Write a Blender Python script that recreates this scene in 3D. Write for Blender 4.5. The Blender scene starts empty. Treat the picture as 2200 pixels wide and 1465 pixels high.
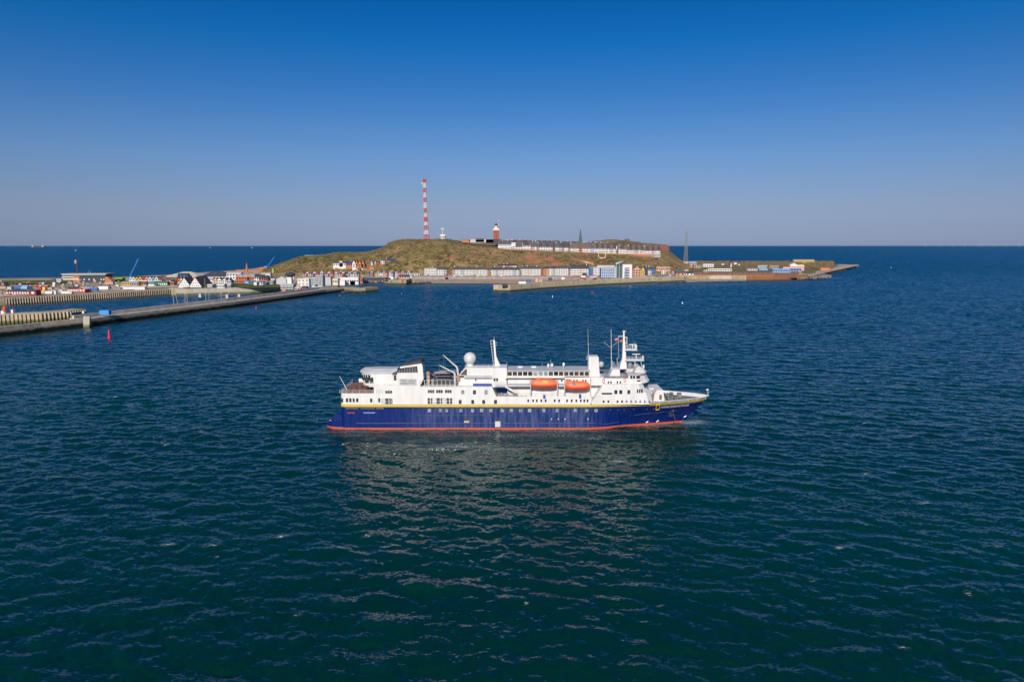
import bpy, math, random
import numpy as np
from mathutils import Vector
random.seed(7); RNG = np.random.default_rng(7)
R = math.radians
SC = bpy.context.scene

# ------------------------------------------------------------------ camera, sky, sun, exposure
H = 52.5
PITCH = math.atan(205/1466.7)
SUN_EL, SUN_AZ = R(30), R(188)          # azimuth clockwise from +Y (view direction): behind the camera, to its left
SKY_STRENGTH, SUN_STRENGTH, EXPOSURE = 0.105, 5.0, 0.0

cd = bpy.data.cameras.new('camera'); cam = bpy.data.objects.new('camera', cd)
SC.collection.objects.link(cam); SC.camera = cam
cd.sensor_width = 36; cd.lens = 24.0; cd.clip_start = 1; cd.clip_end = 200000
cam.location = (0, 0, H); cam.rotation_euler = (math.pi/2 - PITCH, 0, 0)

w = bpy.data.worlds.new('World'); SC.world = w; w.use_nodes = True
nt = w.node_tree; bg = nt.nodes['Background']
sky = nt.nodes.new('ShaderNodeTexSky'); sky.sky_type = 'NISHITA'; sky.sun_disc = False
sky.sun_elevation = SUN_EL; sky.sun_rotation = SUN_AZ; sky.altitude = 0
sky.air_density = 1.0; sky.dust_density = 0.35; sky.ozone_density = 4.0
hs = nt.nodes.new('ShaderNodeHueSaturation'); hs.inputs['Saturation'].default_value = 1.12
nt.links.new(sky.outputs[0], hs.inputs['Color']); 
# the clear, polarised look of this sky: deeper blue overhead, cool greyish band low down
stc = nt.nodes.new('ShaderNodeTexCoord'); sx = nt.nodes.new('ShaderNodeSeparateXYZ'); nt.links.new(stc.outputs['Generated'], sx.inputs[0])
rp = nt.nodes.new('ShaderNodeValToRGB'); nt.links.new(sx.outputs[2], rp.inputs[0]); el = rp.color_ramp.elements
stops = [(0.0,.355,.45,.85),(.0063,.3587,.4412,.8355),(.025,.3673,.4125,.7252),(.0514,.4307,.4285,.6324),(.084,.4501,.4645,.6453),
         (.116,.4412,.5008,.6907),(.1597,.35,.4974,.7102),(.2079,.21,.4642,.7268),(.2651,.055,.4465,.7444),(.3176,.02,.3854,.7185),(.5,.02,.40,.80)]
while len(el) < len(stops): el.new(.5)
for e_, s_ in zip(el, stops): e_.position = s_[0]; e_.color = (*s_[1:], 1)
sm = nt.nodes.new('ShaderNodeMix'); sm.data_type = 'RGBA'; sm.blend_type = 'MULTIPLY'; sm.inputs[0].default_value = 1
nt.links.new(hs.outputs[0], sm.inputs[6]); nt.links.new(rp.outputs[0], sm.inputs[7]); nt.links.new(sm.outputs[2], bg.inputs[0])
bg.inputs[1].default_value = SKY_STRENGTH

sl = bpy.data.lights.new('sun', 'SUN'); sun = bpy.data.objects.new('sun', sl); SC.collection.objects.link(sun)
sl.energy = SUN_STRENGTH; sl.angle = R(0.5); sl.color = (1.0, 0.93, 0.84)
sd = Vector((math.sin(SUN_AZ)*math.cos(SUN_EL), math.cos(SUN_AZ)*math.cos(SUN_EL), math.sin(SUN_EL)))
sun.rotation_euler = sd.to_track_quat('Z', 'Y').to_euler()
SC.view_settings.view_transform = 'Standard'; SC.view_settings.look = 'None'
SC.view_settings.exposure = EXPOSURE; SC.view_settings.gamma = 1.0

# ------------------------------------------------------------------ surveying helpers: picture bearing -> metres
SP_, CP_ = math.sin(PITCH), math.cos(PITCH)
def ray(u, v):
    yc = 732.5 - v; D = 1466.7*CP_ + yc*SP_
    return (u-1100)/D, (-1466.7*SP_ + yc*CP_)/D
def px(u, v, Y):
    a, c = ray(u, v); return Vector((a*Y, Y, H + c*Y))
def pz(u, v, z):
    a, c = ray(u, v); Y = (H-z)/(-c); return Vector((a*Y, Y, z))
def lerp(a, b, t): return a+(b-a)*t
def interp(tab, x): return float(np.interp(x, [t[0] for t in tab], [t[1] for t in tab]))

# ------------------------------------------------------------------ mesh builder
class MB:
    def __init__(s, o=(0,0,0)): s.v=[]; s.f=[]; s.m=[]; s.o=Vector(o)
    def add(s, vs, fs, mi=0):
        n=len(s.v); s.v += [tuple(p) for p in vs]
        for f in fs: s.f.append(tuple(i+n for i in f)); s.m.append(mi)
        return s
    def box(s, x0,x1,y0,y1,z0,z1, mi=0):
        vs=[(x0,y0,z0),(x1,y0,z0),(x1,y1,z0),(x0,y1,z0),(x0,y0,z1),(x1,y0,z1),(x1,y1,z1),(x0,y1,z1)]
        return s.add(vs, [(0,3,2,1),(4,5,6,7),(0,1,5,4),(1,2,6,5),(2,3,7,6),(3,0,4,7)], mi)
    def prism_y(s, poly, y0, y1, mi=0):        # poly of (x,z), counter-clockwise seen from -Y
        n=len(poly); vs=[(x,y0,z) for x,z in poly]+[(x,y1,z) for x,z in poly]
        fs=[tuple(range(n)), tuple(range(2*n-1,n-1,-1))]+[(i,i+n,(i+1)%n+n,(i+1)%n) for i in range(n)]
        return s.add(vs, fs, mi)
    def prism_x(s, poly, x0, x1, mi=0):        # poly of (y,z)
        n=len(poly); vs=[(x0,y,z) for y,z in poly]+[(x1,y,z) for y,z in poly]
        fs=[tuple(range(n-1,-1,-1)), tuple(range(n,2*n))]+[(i,(i+1)%n,(i+1)%n+n,i+n) for i in range(n)]
        return s.add(vs, fs, mi)
    def loft(s, rings, mi=0, cap=True, closed=True):
        n=len(rings[0]); vs=[p for r in rings for p in r]; fs=[]
        m = n if closed else n-1
        for k in range(len(rings)-1):
            for i in range(m):
                j=(i+1)%n; fs.append((k*n+i,k*n+j,(k+1)*n+j,(k+1)*n+i))
        if cap: fs.append(tuple(range(n-1,-1,-1))); fs.append(tuple(range((len(rings)-1)*n,len(rings)*n)))
        return s.add(vs, fs, mi)
    def tube(s, p0, p1, r0, r1=None, n=6, mi=0):
        p0=Vector(p0); p1=Vector(p1); r1=r0 if r1 is None else r1
        d=(p1-p0).normalized(); a=d.orthogonal().normalized(); b=d.cross(a)
        rings=[[p+(a*math.cos(t)+b*math.sin(t))*r for t in [2*math.pi*i/n for i in range(n)]] for p,r in ((p0,r0),(p1,r1))]
        return s.loft(rings, mi)
    def lathe(s, c, prof, n=16, mi=0):          # prof of (r,z)
        rings=[[(c[0]+max(r,.001)*math.cos(2*math.pi*i/n), c[1]+max(r,.001)*math.sin(2*math.pi*i/n), c[2]+z) for i in range(n)] for r,z in prof]
        return s.loft(rings, mi)
    def sphere(s, c, r, n=16, mi=0):
        return s.lathe(c, [(r*math.sin(math.pi*k/n), -r*math.cos(math.pi*k/n)) for k in range(n+1)], n*2, mi)
    def blob(s, c, r, mi=0):                    # rough low-poly clump
        n=6; rings=[]
        for k,(rr,zz) in enumerate(((.55,-.5),(1,.0),(.75,.55),(.15,.85))):
            rings.append([(c[0]+r[0]*rr*random.uniform(.75,1.2)*math.cos(2*math.pi*(i+.5*k)/n), c[1]+r[1]*rr*random.uniform(.75,1.2)*math.sin(2*math.pi*(i+.5*k)/n), c[2]+r[2]*zz*random.uniform(.85,1.15)) for i in range(n)])
        return s.loft(rings, mi)
    def build(s, name, mats, parent=None, smooth=False, sharp=None):
        me=bpy.data.meshes.new(name)
        o=s.o; me.from_pydata([(x-o.x,y-o.y,z-o.z) for x,y,z in s.v],[],s.f)
        if not isinstance(mats,(list,tuple)): mats=[mats]
        for m in mats: me.materials.append(m)
        if len(mats)>1: me.polygons.foreach_set('material_index', s.m)
        if smooth:
            me.polygons.foreach_set('use_smooth',[True]*len(me.polygons))
            if sharp: me.set_sharp_from_angle(angle=R(sharp))
        me.update()
        ob=bpy.data.objects.new(name, me); SC.collection.objects.link(ob)
        if parent is not None: ob.parent=parent
        return ob
def tag(o, label=None, cat=None, group=None, kind=None):
    if label: o['label']=label
    if cat: o['category']=cat
    if group: o['group']=group
    if kind: o['kind']=kind
    return o
def empty(name, loc, label=None, cat=None, group=None, rz=0):
    o=bpy.data.objects.new(name, None); SC.collection.objects.link(o); o.location=loc; o.rotation_euler=(0,0,rz)
    o.empty_display_size=.5
    return tag(o,label,cat,group)
def copy_tree(o, parent=None):
    c=o.copy(); SC.collection.objects.link(c); c.parent=parent
    for ch in o.children: copy_tree(ch, c)
    return c

# ------------------------------------------------------------------ materials
_M={}
def nodes(m): return m.node_tree.nodes, m.node_tree.links
def paint(name, col, rough=.5, var=.12, scale=1.0, metal=0, spec=.5, streak=False, dirt=None):
    """plain paint or plaster with uneven tone; streak = run-down marks"""
    key=(name,)
    if key in _M: return _M[key]
    m=bpy.data.materials.new(name); m.use_nodes=True; N,L=nodes(m); b=N['Principled BSDF']
    tc=N.new('ShaderNodeTexCoord'); mp=N.new('ShaderNodeMapping'); L.new(tc.outputs['Object'],mp.inputs[0])
    mp.inputs['Scale'].default_value=(scale,scale,scale*(.15 if streak else 1))
    nz=N.new('ShaderNodeTexNoise'); nz.inputs['Scale'].default_value=1.0; nz.inputs['Detail'].default_value=6; L.new(mp.outputs[0],nz.inputs[0])
    rp=N.new('ShaderNodeMapRange'); rp.inputs[1].default_value=.3; rp.inputs[2].default_value=.7
    rp.inputs[3].default_value=0; rp.inputs[4].default_value=1; L.new(nz.outputs[0],rp.inputs[0])
    mx=N.new('ShaderNodeMix'); mx.data_type='RGBA'; L.new(rp.outputs[0],mx.inputs[0])
    d=dirt or tuple(c*(1-2*var) for c in col)
    mx.inputs[6].default_value=(*[min(1,c*(1+var*.4)) for c in col],1); mx.inputs[7].default_value=(*d,1)
    L.new(mx.outputs[2],b.inputs['Base Color'])
    b.inputs['Roughness'].default_value=rough; b.inputs['Metallic'].default_value=metal; b.inputs['Specular IOR Level'].default_value=spec
    _M[key]=m; return m
def srgb(r,g,b):
    f=lambda c:(c/255/12.92 if c/255<=.04045 else ((c/255+.055)/1.055)**2.4)
    return (f(r),f(g),f(b))
WHITE=paint('white_paint',(.70,.68,.65),.45,.06,.5,streak=True,dirt=(.60,.57,.53))
WHITE2=paint('weathered_white',(.58,.57,.55),.5,.1,.8)
LGREY=paint('light_grey_paint',(.46,.46,.46),.55,.08,.6)
MGREY=paint('mid_grey_paint',(.22,.22,.23),.6,.15,1)
DARK=paint('dark_grey_paint',(.045,.045,.05),.5,.2,1)
GLASS=paint('window_glass',(.03,.04,.045),.12,.2,.3,spec=.6)
CURTAIN=paint('curtained_glass',(.30,.36,.36),.3,.35,1.5)
ORANGE=paint('lifeboat_orange',(.80,.10,.03),.4,.08,.7)
ORANGE2=paint('lifeboat_canopy_orange',(.85,.17,.07),.5,.08,.7)
TEAK=paint('teak_deck',(.24,.11,.06),.7,.2,.8)
DECKG=paint('deck_grey_green',(.16,.18,.17),.7,.15,.5)
YELLOW=paint('yellow_stripe',(.62,.42,.035),.45,.05,.5)
RED=paint('red_paint',(.55,.05,.04),.5,.1,.5)
BLUEP=paint('blue_fabric',(.02,.07,.35),.6,.15,1)
# ------------------------------------------------------------------ sea: wind waves from a directional spectrum, finer near the ship
def wave_fields(N=1024, Lm=340.0, seed=3):
    rng=np.random.default_rng(seed)
    k1=np.fft.fftfreq(N, Lm/N)*2*np.pi
    KX,KY=np.meshgrid(k1,k1,indexing='xy'); K=np.hypot(KX,KY); K[0,0]=1e-6
    kp=2*np.pi/9.5
    th=np.arctan2(KY,KX)-R(256)                       # travelling towards the camera, slightly left
    Dd=np.maximum(np.cos(th),0)**5 + .10*np.maximum(np.cos(th-R(60)),0)**2 + .06
    P=np.exp(-1.25*(kp/K)**2)/K**3.55*Dd; P[0,0]=0
    P*= (K<2*np.pi/0.75)
    th2=np.arctan2(KY,KX)-R(238); k2=2*np.pi/19.0      # an older, longer swell crossing at an angle
    P=P+ np.exp(-((K-k2)/(.22*k2))**2)*np.maximum(np.cos(th2),0)**8*P.max()*.55
    A=np.sqrt(P)*(rng.normal(size=K.shape)+1j*rng.normal(size=K.shape))
    def f(mask, mul=1): return np.real(np.fft.ifft2(A*mask*mul))*N*N
    lo=K<2*np.pi/4.0; out=[]
    for mask in (lo, ~lo):
        out.append([f(mask), f(mask,-1j*KX/K), f(mask,-1j*KY/K)])
    s=.185/np.std(out[0][0])
    return [[a*s for a in b] for b in out], Lm/N
(LO,HI),CELL=wave_fields()
def samp(F,X,Y):
    N=F.shape[0]; gx=(X/CELL)%N; gy=(Y/CELL)%N
    i=np.floor(gx).astype(int); j=np.floor(gy).astype(int); fx=gx-i; fy=gy-j; i%=N; j%=N; i2=(i+1)%N; j2=(j+1)%N
    return (F[j,i]*(1-fx)*(1-fy)+F[j,i2]*fx*(1-fy)+F[j2,i]*(1-fx)*fy+F[j2,i2]*fx*fy)
def build_sea():
    ys=[-90000,-30000,-10000,-3000,-1000,-400,-150,-40,0,25,45]; y=55.
    while y<1100: ys.append(y); y+=max(.42,y*.0024)
    while y<95000: ys.append(y); y*=1.04
    ys=np.array(ys); t=np.linspace(-1,1,1321)*.92
    t=np.concatenate([[-60,-12,-4,-2,-1.3,-1.05],t,[1.05,1.3,2,4,12,60]])
    YY=np.repeat(ys[:,None],len(t),1); XX=t[None,:]*np.maximum(np.abs(YY),300*(YY<55)+YY*(YY>=55)+1)
    near=(YY>50)
    a=np.where(near,np.clip((1500-YY)/900,0,1),0); b=np.where(near,np.clip((620-YY)/380,0,1),0)
    edge=np.clip((.98-np.abs(t))/.05,0,1)[None,:]; a=a*edge; b=b*edge
    # lee of the hull and shallow water by the island are calmer
    patch=.45+.35*samp(LO[0],XX*.06+40,YY*.05)/np.std(LO[0])*.5
    a=a*np.clip(patch,.55,1.35); b=b*np.clip(np.clip(patch,.2,2)**1.5,.45,1.4)
    cal=1-.55*np.exp(-((YY-1000)/260)**2)
    a*=cal
    Z=a*samp(LO[0],XX,YY)+b*samp(HI[0],XX,YY)
    ch=.8
    X2=XX+ch*(a*samp(LO[1],XX,YY)+b*samp(HI[1],XX,YY)); Y2=YY+ch*(a*samp(LO[2],XX,YY)+b*samp(HI[2],XX,YY))
    nr,nc=YY.shape; co=np.stack([X2,Y2,Z],-1).reshape(-1,3).astype(np.float32)
    idx=np.arange(nr*nc).reshape(nr,nc)
    q=np.stack([idx[:-1,:-1],idx[:-1,1:],idx[1:,1:],idx[1:,:-1]],-1).reshape(-1,4)
    me=bpy.data.meshes.new('sea'); me.vertices.add(len(co)); me.vertices.foreach_set('co',co.ravel())
    me.loops.add(q.size); me.loops.foreach_set('vertex_index',q.ravel().astype(np.int32))
    me.polygons.add(len(q)); me.polygons.foreach_set('loop_start',np.arange(0,q.size,4,dtype=np.int32)); 
    me.polygons.foreach_set('use_smooth',np.ones(len(q),bool)); me.update(calc_edges=True)
    # crests that break
    st=samp(LO[0],XX,YY)/np.std(LO[0])+.6*samp(HI[0],XX,YY)/np.std(HI[0])
    cl=samp(LO[0],XX*.21+77,YY*.21)/np.std(LO[0])
    foam=np.zeros_like(XX); rg=np.random.default_rng(11)
    cand=np.argwhere((st>2.1)&(cl>-.2)&(YY>85)&(YY<520)&(np.abs(XX)<.8*YY))
    for j,i in cand[rg.choice(len(cand),46,replace=False)]:
        x,y=X2[j,i],Y2[j,i]; r0,r1=max(0,j-14),j+15; ru=rg.uniform(.35,.95)*(1+y/400); rv=rg.uniform(.14,.30)*(1+y/300)
        xs_,ys_=X2[r0:r1],Y2[r0:r1]; foam[r0:r1]=np.maximum(foam[r0:r1],rg.uniform(.8,1.8)*np.exp(-(((xs_-x)/ru)**2+((ys_-y-.25*(xs_-x))/rv)**2)))
    def patchf(u,v,ru,rv,k):
        p=pz(u,v,0); 
        return k*np.exp(-(((X2-p.x)/ru)**2+((Y2-p.y)/rv)**2))
    for a_ in ((1487,908,3.2,2.2,1.1),(1500,904,2.5,1.5,.7),(1328,991,1.5,.6,1.2),(980,958,7,1.8,.55),(1110,965,7,1.0,.55),(870,956,5,1.2,.4),(1280,940,4,1,.35),(740,722+150,2,1,.3),
               (280,868,3,.5,.5),(240,868,2,.5,.42),(1860,1016,.9,.35,1),(530,1294,.55,.14,1.2),(1940,1392,.5,.2,1),(1745,1247,.4,.2,.8),(2080,1275,.3,.5,.8),(640,1322,.4,.12,.8),(370,1367,.5,.15,.6),(75,1140,.7,.2,.6),(465,1195,.3,.12,.9),(1130,1296,.3,.2,.6),(1745,1187,.3,.2,.6),(1780,598,20,9,.5),(1100,926,46,1.1,.34),(1100,935,30,2.2,.26),(760,928,9,1.2,.35),(1420,914,9,1.2,.4),(760,935,7,1.5,.25)): foam=np.maximum(foam,patchf(*a_))
    at=me.attributes.new('foam','FLOAT','POINT'); at.data.foreach_set('value',np.clip(foam,0,1.3).ravel().astype(np.float32))
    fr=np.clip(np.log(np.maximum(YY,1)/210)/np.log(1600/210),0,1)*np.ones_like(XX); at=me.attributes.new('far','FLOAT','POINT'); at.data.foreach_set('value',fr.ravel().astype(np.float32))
    sh=np.zeros_like(XX)
    for (u,v,ru,rv,k) in ((960,612,120,60,1),(1100,610,170,50,.9),(1480,610,120,50,.8),(1330,614,120,35,.6),(1650,606,90,40,.6),(620,648,90,40,.55),(500,668,70,25,.5)):
        p=pz(u,v,0); sh=np.maximum(sh,k*np.exp(-(((XX-p.x)/ru)**2+((YY-p.y)/rv)**2)))
    at=me.attributes.new('shoal','FLOAT','POINT'); at.data.foreach_set('value',sh.ravel().astype(np.float32))
    m=bpy.data.materials.new('sea_water'); m.use_nodes=True; N,L=nodes(m); bs=N['Principled BSDF']; me.materials.append(m)
    tc=N.new('ShaderNodeTexCoord')
    def noise(sx,sy,sc,det=2,ang=0.12):
        mp=N.new('ShaderNodeMapping'); mp.inputs['Scale'].default_value=(sx,sy,1); mp.inputs['Rotation'].default_value=(0,0,ang); L.new(tc.outputs['Object'],mp.inputs[0])
        n=N.new('ShaderNodeTexNoise'); n.inputs['Scale'].default_value=sc; n.inputs['Detail'].default_value=det; n.inputs['Roughness'].default_value=.55; L.new(mp.outputs[0],n.inputs[0]); return n
    def vm(op,a,b):
        n=N.new('ShaderNodeVectorMath'); n.operation=op
        for i,x in enumerate((a,b)):
            if isinstance(x,(tuple,list)): n.inputs[i].default_value=x
            else: L.new(x,n.inputs[i])
        return n.outputs[0]
    def attr(nm): n=N.new('ShaderNodeAttribute'); n.attribute_name=nm; return n.outputs['Fac']
    # unresolved ripples as slopes of the true surface, independent of viewing distance
    s1=vm('SUBTRACT',noise(.55,1.2,2.6,3).outputs['Color'],(.5,.5,.5)); s1=vm('MULTIPLY',s1,(.46,.78,0)); gn=noise(.02,.05,1,3,.3); gr=N.new('ShaderNodeMapRange'); gr.inputs[1].default_value=.32; gr.inputs[2].default_value=.68; gr.inputs[3].default_value=.55; gr.inputs[4].default_value=1.45; L.new(gn.outputs[0],gr.inputs[0]); gc=N.new('ShaderNodeCombineXYZ'); [L.new(gr.outputs[0],gc.inputs[i]) for i in range(3)]; s1=vm('MULTIPLY',s1,gc.outputs[0])
    s2=vm('SUBTRACT',noise(.45,1.1,.42,3,.2).outputs['Color'],(.5,.5,.5)); s2=vm('MULTIPLY',s2,(.35,.75,0))
    fx=N.new('ShaderNodeCombineXYZ'); 
    for i in range(3): L.new(attr('far'),fx.inputs[i])
    s2=vm('ADD',s2,(0,-.23,0))      # added normal tilt: far water reflects higher, deeper blue sky
    s2=vm('MULTIPLY',s2,fx.outputs[0])
    ge=N.new('ShaderNodeNewGeometry')
    nn=vm('ADD',vm('ADD',ge.outputs['Normal'],s1),s2)
    nrm=N.new('ShaderNodeVectorMath'); nrm.operation='NORMALIZE'; L.new(nn,nrm.inputs[0]); L.new(nrm.outputs[0],bs.inputs['Normal'])
    # body colour: deep bottle green, paler and greener over the sand by the shore
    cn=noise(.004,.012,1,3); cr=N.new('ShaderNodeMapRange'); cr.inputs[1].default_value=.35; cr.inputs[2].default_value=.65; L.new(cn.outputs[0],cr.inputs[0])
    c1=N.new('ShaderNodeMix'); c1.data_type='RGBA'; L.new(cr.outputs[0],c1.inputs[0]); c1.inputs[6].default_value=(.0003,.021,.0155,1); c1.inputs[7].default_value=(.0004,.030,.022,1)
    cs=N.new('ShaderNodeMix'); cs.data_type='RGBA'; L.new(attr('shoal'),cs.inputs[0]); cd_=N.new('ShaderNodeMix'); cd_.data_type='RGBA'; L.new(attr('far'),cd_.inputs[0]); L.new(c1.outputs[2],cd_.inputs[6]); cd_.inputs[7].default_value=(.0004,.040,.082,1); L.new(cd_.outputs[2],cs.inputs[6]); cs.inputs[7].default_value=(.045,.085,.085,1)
    fn=noise(.8,1.6,2.6,8,0); fr_=N.new('ShaderNodeMapRange'); fr_.inputs[1].default_value=.50; fr_.inputs[2].default_value=.56; L.new(fn.outputs[0],fr_.inputs[0])
    mu=N.new('ShaderNodeMath'); mu.operation='MULTIPLY'; L.new(fr_.outputs[0],mu.inputs[0]); L.new(attr('foam'),mu.inputs[1]); mu.use_clamp=True
    cf=N.new('ShaderNodeMix'); cf.data_type='RGBA'; L.new(mu.outputs[0],cf.inputs[0]); L.new(cs.outputs[2],cf.inputs[6]); cf.inputs[7].default_value=(.62,.66,.64,1)
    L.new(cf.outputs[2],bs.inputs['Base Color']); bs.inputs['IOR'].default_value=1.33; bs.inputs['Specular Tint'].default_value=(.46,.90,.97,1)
    rr=N.new('ShaderNodeMapRange'); L.new(mu.outputs[0],rr.inputs[0]); rr.inputs[3].default_value=.07; rr.inputs[4].default_value=.6; L.new(rr.outputs[0],bs.inputs['Roughness'])
    o=bpy.data.objects.new('sea',me); SC.collection.objects.link(o); tag(o,kind='structure')
build_sea()
# ------------------------------------------------------------------ expedition cruise ship, lying beam-on
YN=191.1; HB=8.2; YC=YN+HB
def sp(u,v,d=0): p=px(u,v,YN+d); return p.x,p.z
def hull_blue():
    m=bpy.data.materials.new('hull_blue_paint'); m.use_nodes=True; N,L=nodes(m); b=N['Principled BSDF']
    tc=N.new('ShaderNodeTexCoord')
    mp=N.new('ShaderNodeMapping'); mp.inputs['Scale'].default_value=(1.3,1,.13); L.new(tc.outputs['Object'],mp.inputs[0])
    n=N.new('ShaderNodeTexNoise'); n.inputs['Scale'].default_value=1.1; n.inputs['Detail'].default_value=7; n.inputs['Roughness'].default_value=.65; L.new(mp.outputs[0],n.inputs[0])
    r=N.new('ShaderNodeMapRange'); r.inputs[1].default_value=.40; r.inputs[2].default_value=.68; L.new(n.outputs[0],r.inputs[0])
    sx=N.new('ShaderNodeSeparateXYZ'); L.new(tc.outputs['Object'],sx.inputs[0])      # chalky amidships where the fenders rub
    g=N.new('ShaderNodeMapRange'); g.interpolation_type='SMOOTHSTEP'; g.inputs[1].default_value=-36; g.inputs[2].default_value=-18; L.new(sx.outputs[0],g.inputs[0])
    g2=N.new('ShaderNodeMapRange'); g2.interpolation_type='SMOOTHSTEP'; g2.inputs[1].default_value=28; g2.inputs[2].default_value=20; L.new(sx.outputs[0],g2.inputs[0])
    mm=N.new('ShaderNodeMath'); mm.operation='MULTIPLY'; L.new(g.outputs[0],mm.inputs[0]); L.new(g2.outputs[0],mm.inputs[1])
    m2=N.new('ShaderNodeMapRange'); m2.inputs[3].default_value=.14; m2.inputs[4].default_value=1.0; L.new(mm.outputs[0],m2.inputs[0])
    m3=N.new('ShaderNodeMath'); m3.operation='MULTIPLY'; L.new(m2.outputs[0],m3.inputs[0]); L.new(r.outputs[0],m3.inputs[1])
    c0=N.new('ShaderNodeMix'); c0.data_type='RGBA'; L.new(mm.outputs[0],c0.inputs[0]); c0.inputs[6].default_value=(.0006,.014,.112,1); c0.inputs[7].default_value=(.008,.027,.112,1)
    c=N.new('ShaderNodeMix'); c.data_type='RGBA'; L.new(m3.outputs[0],c.inputs[0]); L.new(c0.outputs[2],c.inputs[6]); c.inputs[7].default_value=(.085,.10,.22,1)
    L.new(c.outputs[2],b.inputs['Base Color']); b.inputs['Roughness'].default_value=.42; b.inputs['Specular IOR Level'].default_value=.14
    return m
HBLUE=hull_blue()
BOOT=paint('boot_topping_red',(.43,.062,.038),.6,.2,.9,streak=True,dirt=(.42,.10,.06))
HWHITE=WHITE
ship=empty('cruise_ship',(0,YC,0),'white and dark blue expedition cruise ship lying broadside in the foreground','ship')
def S(): return MB((0,YC,0))
def part(mb,name,mat,parent=None,smooth=False,sharp=None,label=None):
    o=mb.build(name,mat,parent or ship,smooth,sharp)
    if label: o['label']=label
    return o
HBD=[(0,8.2),(.26,8.2),(.42,8.1),(.52,7.85),(.62,7.3),(.72,6.3),(.82,4.8),(.925,2.7),(.98,1.0),(1,.02)]
HBW=[(0,8.2),(.12,7.8),(.25,6.8),(.41,4.8),(.58,3.4),(.76,2.0),(.9,.8),(1,.02)]
def stem(z): return 51.3+ (58.7-51.3)*max(0,min(1.1,(z-.6)/7.6))**.92
def halfb(s,z):
    f=max(0,min(1.05,z/8.2))**1.55
    return lerp(interp(HBW,s),interp(HBD,s),f)
def hb_at(x,z):
    if x<=20: return HB
    return halfb((x-20)/(stem(z)-20),z)
STERN=-49.3
ZL=[-2.5,0,.60,1.6,3.0,4.6,5.8,6.72,7.45,7.85,8.25]
def build_hull():
    xs=[STERN,STERN+.35,STERN+1.2,-45,-30,-10,5,20]; ss=[i/26 for i in range(1,27)]
    mb=S(); nc=len(xs)+len(ss)
    def hbz(i,z):
        if i==0: return 7.0-.25*max(0,1-z/3)
        if i==1: return 7.75
        if i==2: return 8.1
        return HB
    grid=[]
    for z in ZL:
        row=[]
        for i,x in enumerate(xs): row.append((x,YC-hbz(i,z)+ (max(0,-z)*.9 if z<0 else 0),z))
        for s in ss: row.append((20+s*(stem(z)-20),YC-halfb(s,z)+(max(0,-z)*.8*(1-s) if z<0 else 0),z))
        grid.append(row)
    nb=len(xs)-1
    # near side, far side, transom; bands of colour follow the rows
    for side in (1,-1):
        for k in range(len(ZL)-1):
            z0=ZL[k]; mi=2 if z0<.55 else (0 if z0<6.6 else (1 if z0<7.3 else 3))
            for i in range(nc-1):
                if z0>=7.4 and i<nb+8: continue      # bulwark only forward
                q=[grid[k][i],grid[k][i+1],grid[k+1][i+1],grid[k+1][i]]
                if side<0: q=[(x,2*YC-y,z) for x,y,z in q][::-1]
                mb.add(q,[(0,1,2,3)],mi)
    for k in range(len(ZL)-1):
        z0=ZL[k]
        if z0>=7.4: continue
        mi=2 if z0<.55 else (0 if z0<6.6 else 1)
        a,b=grid[k][0],grid[k+1][0]
        mb.add([(a[0],2*YC-a[1],a[2]),a,b,(b[0],2*YC-b[1],b[2])],[(0,1,2,3)],mi)
    part(mb,'hull',[HBLUE,YELLOW,BOOT,HWHITE],smooth=True,sharp=25)
    # decks inside
    dk=S(); zr=7.38; r=[]
    pts=[(xs[i],YC-hbz(i,zr)+.15) for i in range(len(xs))]+[(20+s*(stem(zr)-20)-.1,YC-halfb(s,zr)+.12) for s in ss]
    for i in range(len(pts)-1):
        a,b=pts[i],pts[i+1]; dk.add([(a[0],a[1],zr),(b[0],b[1],zr),(b[0],2*YC-b[1],zr),(a[0],2*YC-a[1],zr)],[(0,1,2,3)])
    part(dk,'main_deck',DECKG)
    # inner faces of the bow bulwark with capping rail
    bi=S(); cp=S()
    R7=[(20+s*(stem(7.45)-20),halfb(s,7.45)) for s in ss]; R8=[(20+s*(stem(8.25)-20),halfb(s,8.25)) for s in ss]
    for side in (1,-1):
        for i in range(7,len(ss)-1):
            a0,a1,b0,b1=R7[i],R7[i+1],R8[i],R8[i+1]; e=.14
            q=[(a0[0]-.1,YC-side*(a0[1]-e),7.4),(a1[0]-.1,YC-side*max(0,a1[1]-e),7.4),(b1[0]-.1,YC-side*max(0,b1[1]-e),8.24),(b0[0]-.1,YC-side*(b0[1]-e),8.24)]
            bi.add(q,[(0,1,2,3)])
            cp.tube((b0[0],YC-side*b0[1],8.27),(b1[0],YC-side*b1[1],8.27),.09,n=5)
            if i%2==0: bi.box(b0[0]-.05,b0[0]+.05,*sorted((YC-side*(b0[1]-.15),YC-side*max(.1,b0[1]-.75))),7.4,8.1)
    part(bi,'bulwark_lining',WHITE2); part(cp,'capping_rail',WHITE)
    # duck tail at the stern
    dt=S(); rings=[]
    for x,zt,hw,zm in ((STERN+.6,4.9,7.6,.6),(STERN-1.2,4.35,7.3,.6),(STERN-2.8,3.1,6.9,.6),(STERN-3.9,2.2,6.2,.6),(STERN-4.7,1.4,5.2,.6),(STERN-5.05,.8,4.2,.5)):
        rings.append([(x,YC-hw,-1.5),(x,YC-hw,zm),(x,YC-hw,(zm+zt)*.5),(x,YC-hw*.93,zt*.93),(x,YC-hw*.75,zt),(x,YC+hw*.75,zt),(x,YC+hw*.93,zt*.93),(x,YC+hw,zm),(x,YC+hw,-1.5)])
    n=9; vs=[p for r_ in rings for p in r_]; fs=[];ms=[]
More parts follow.
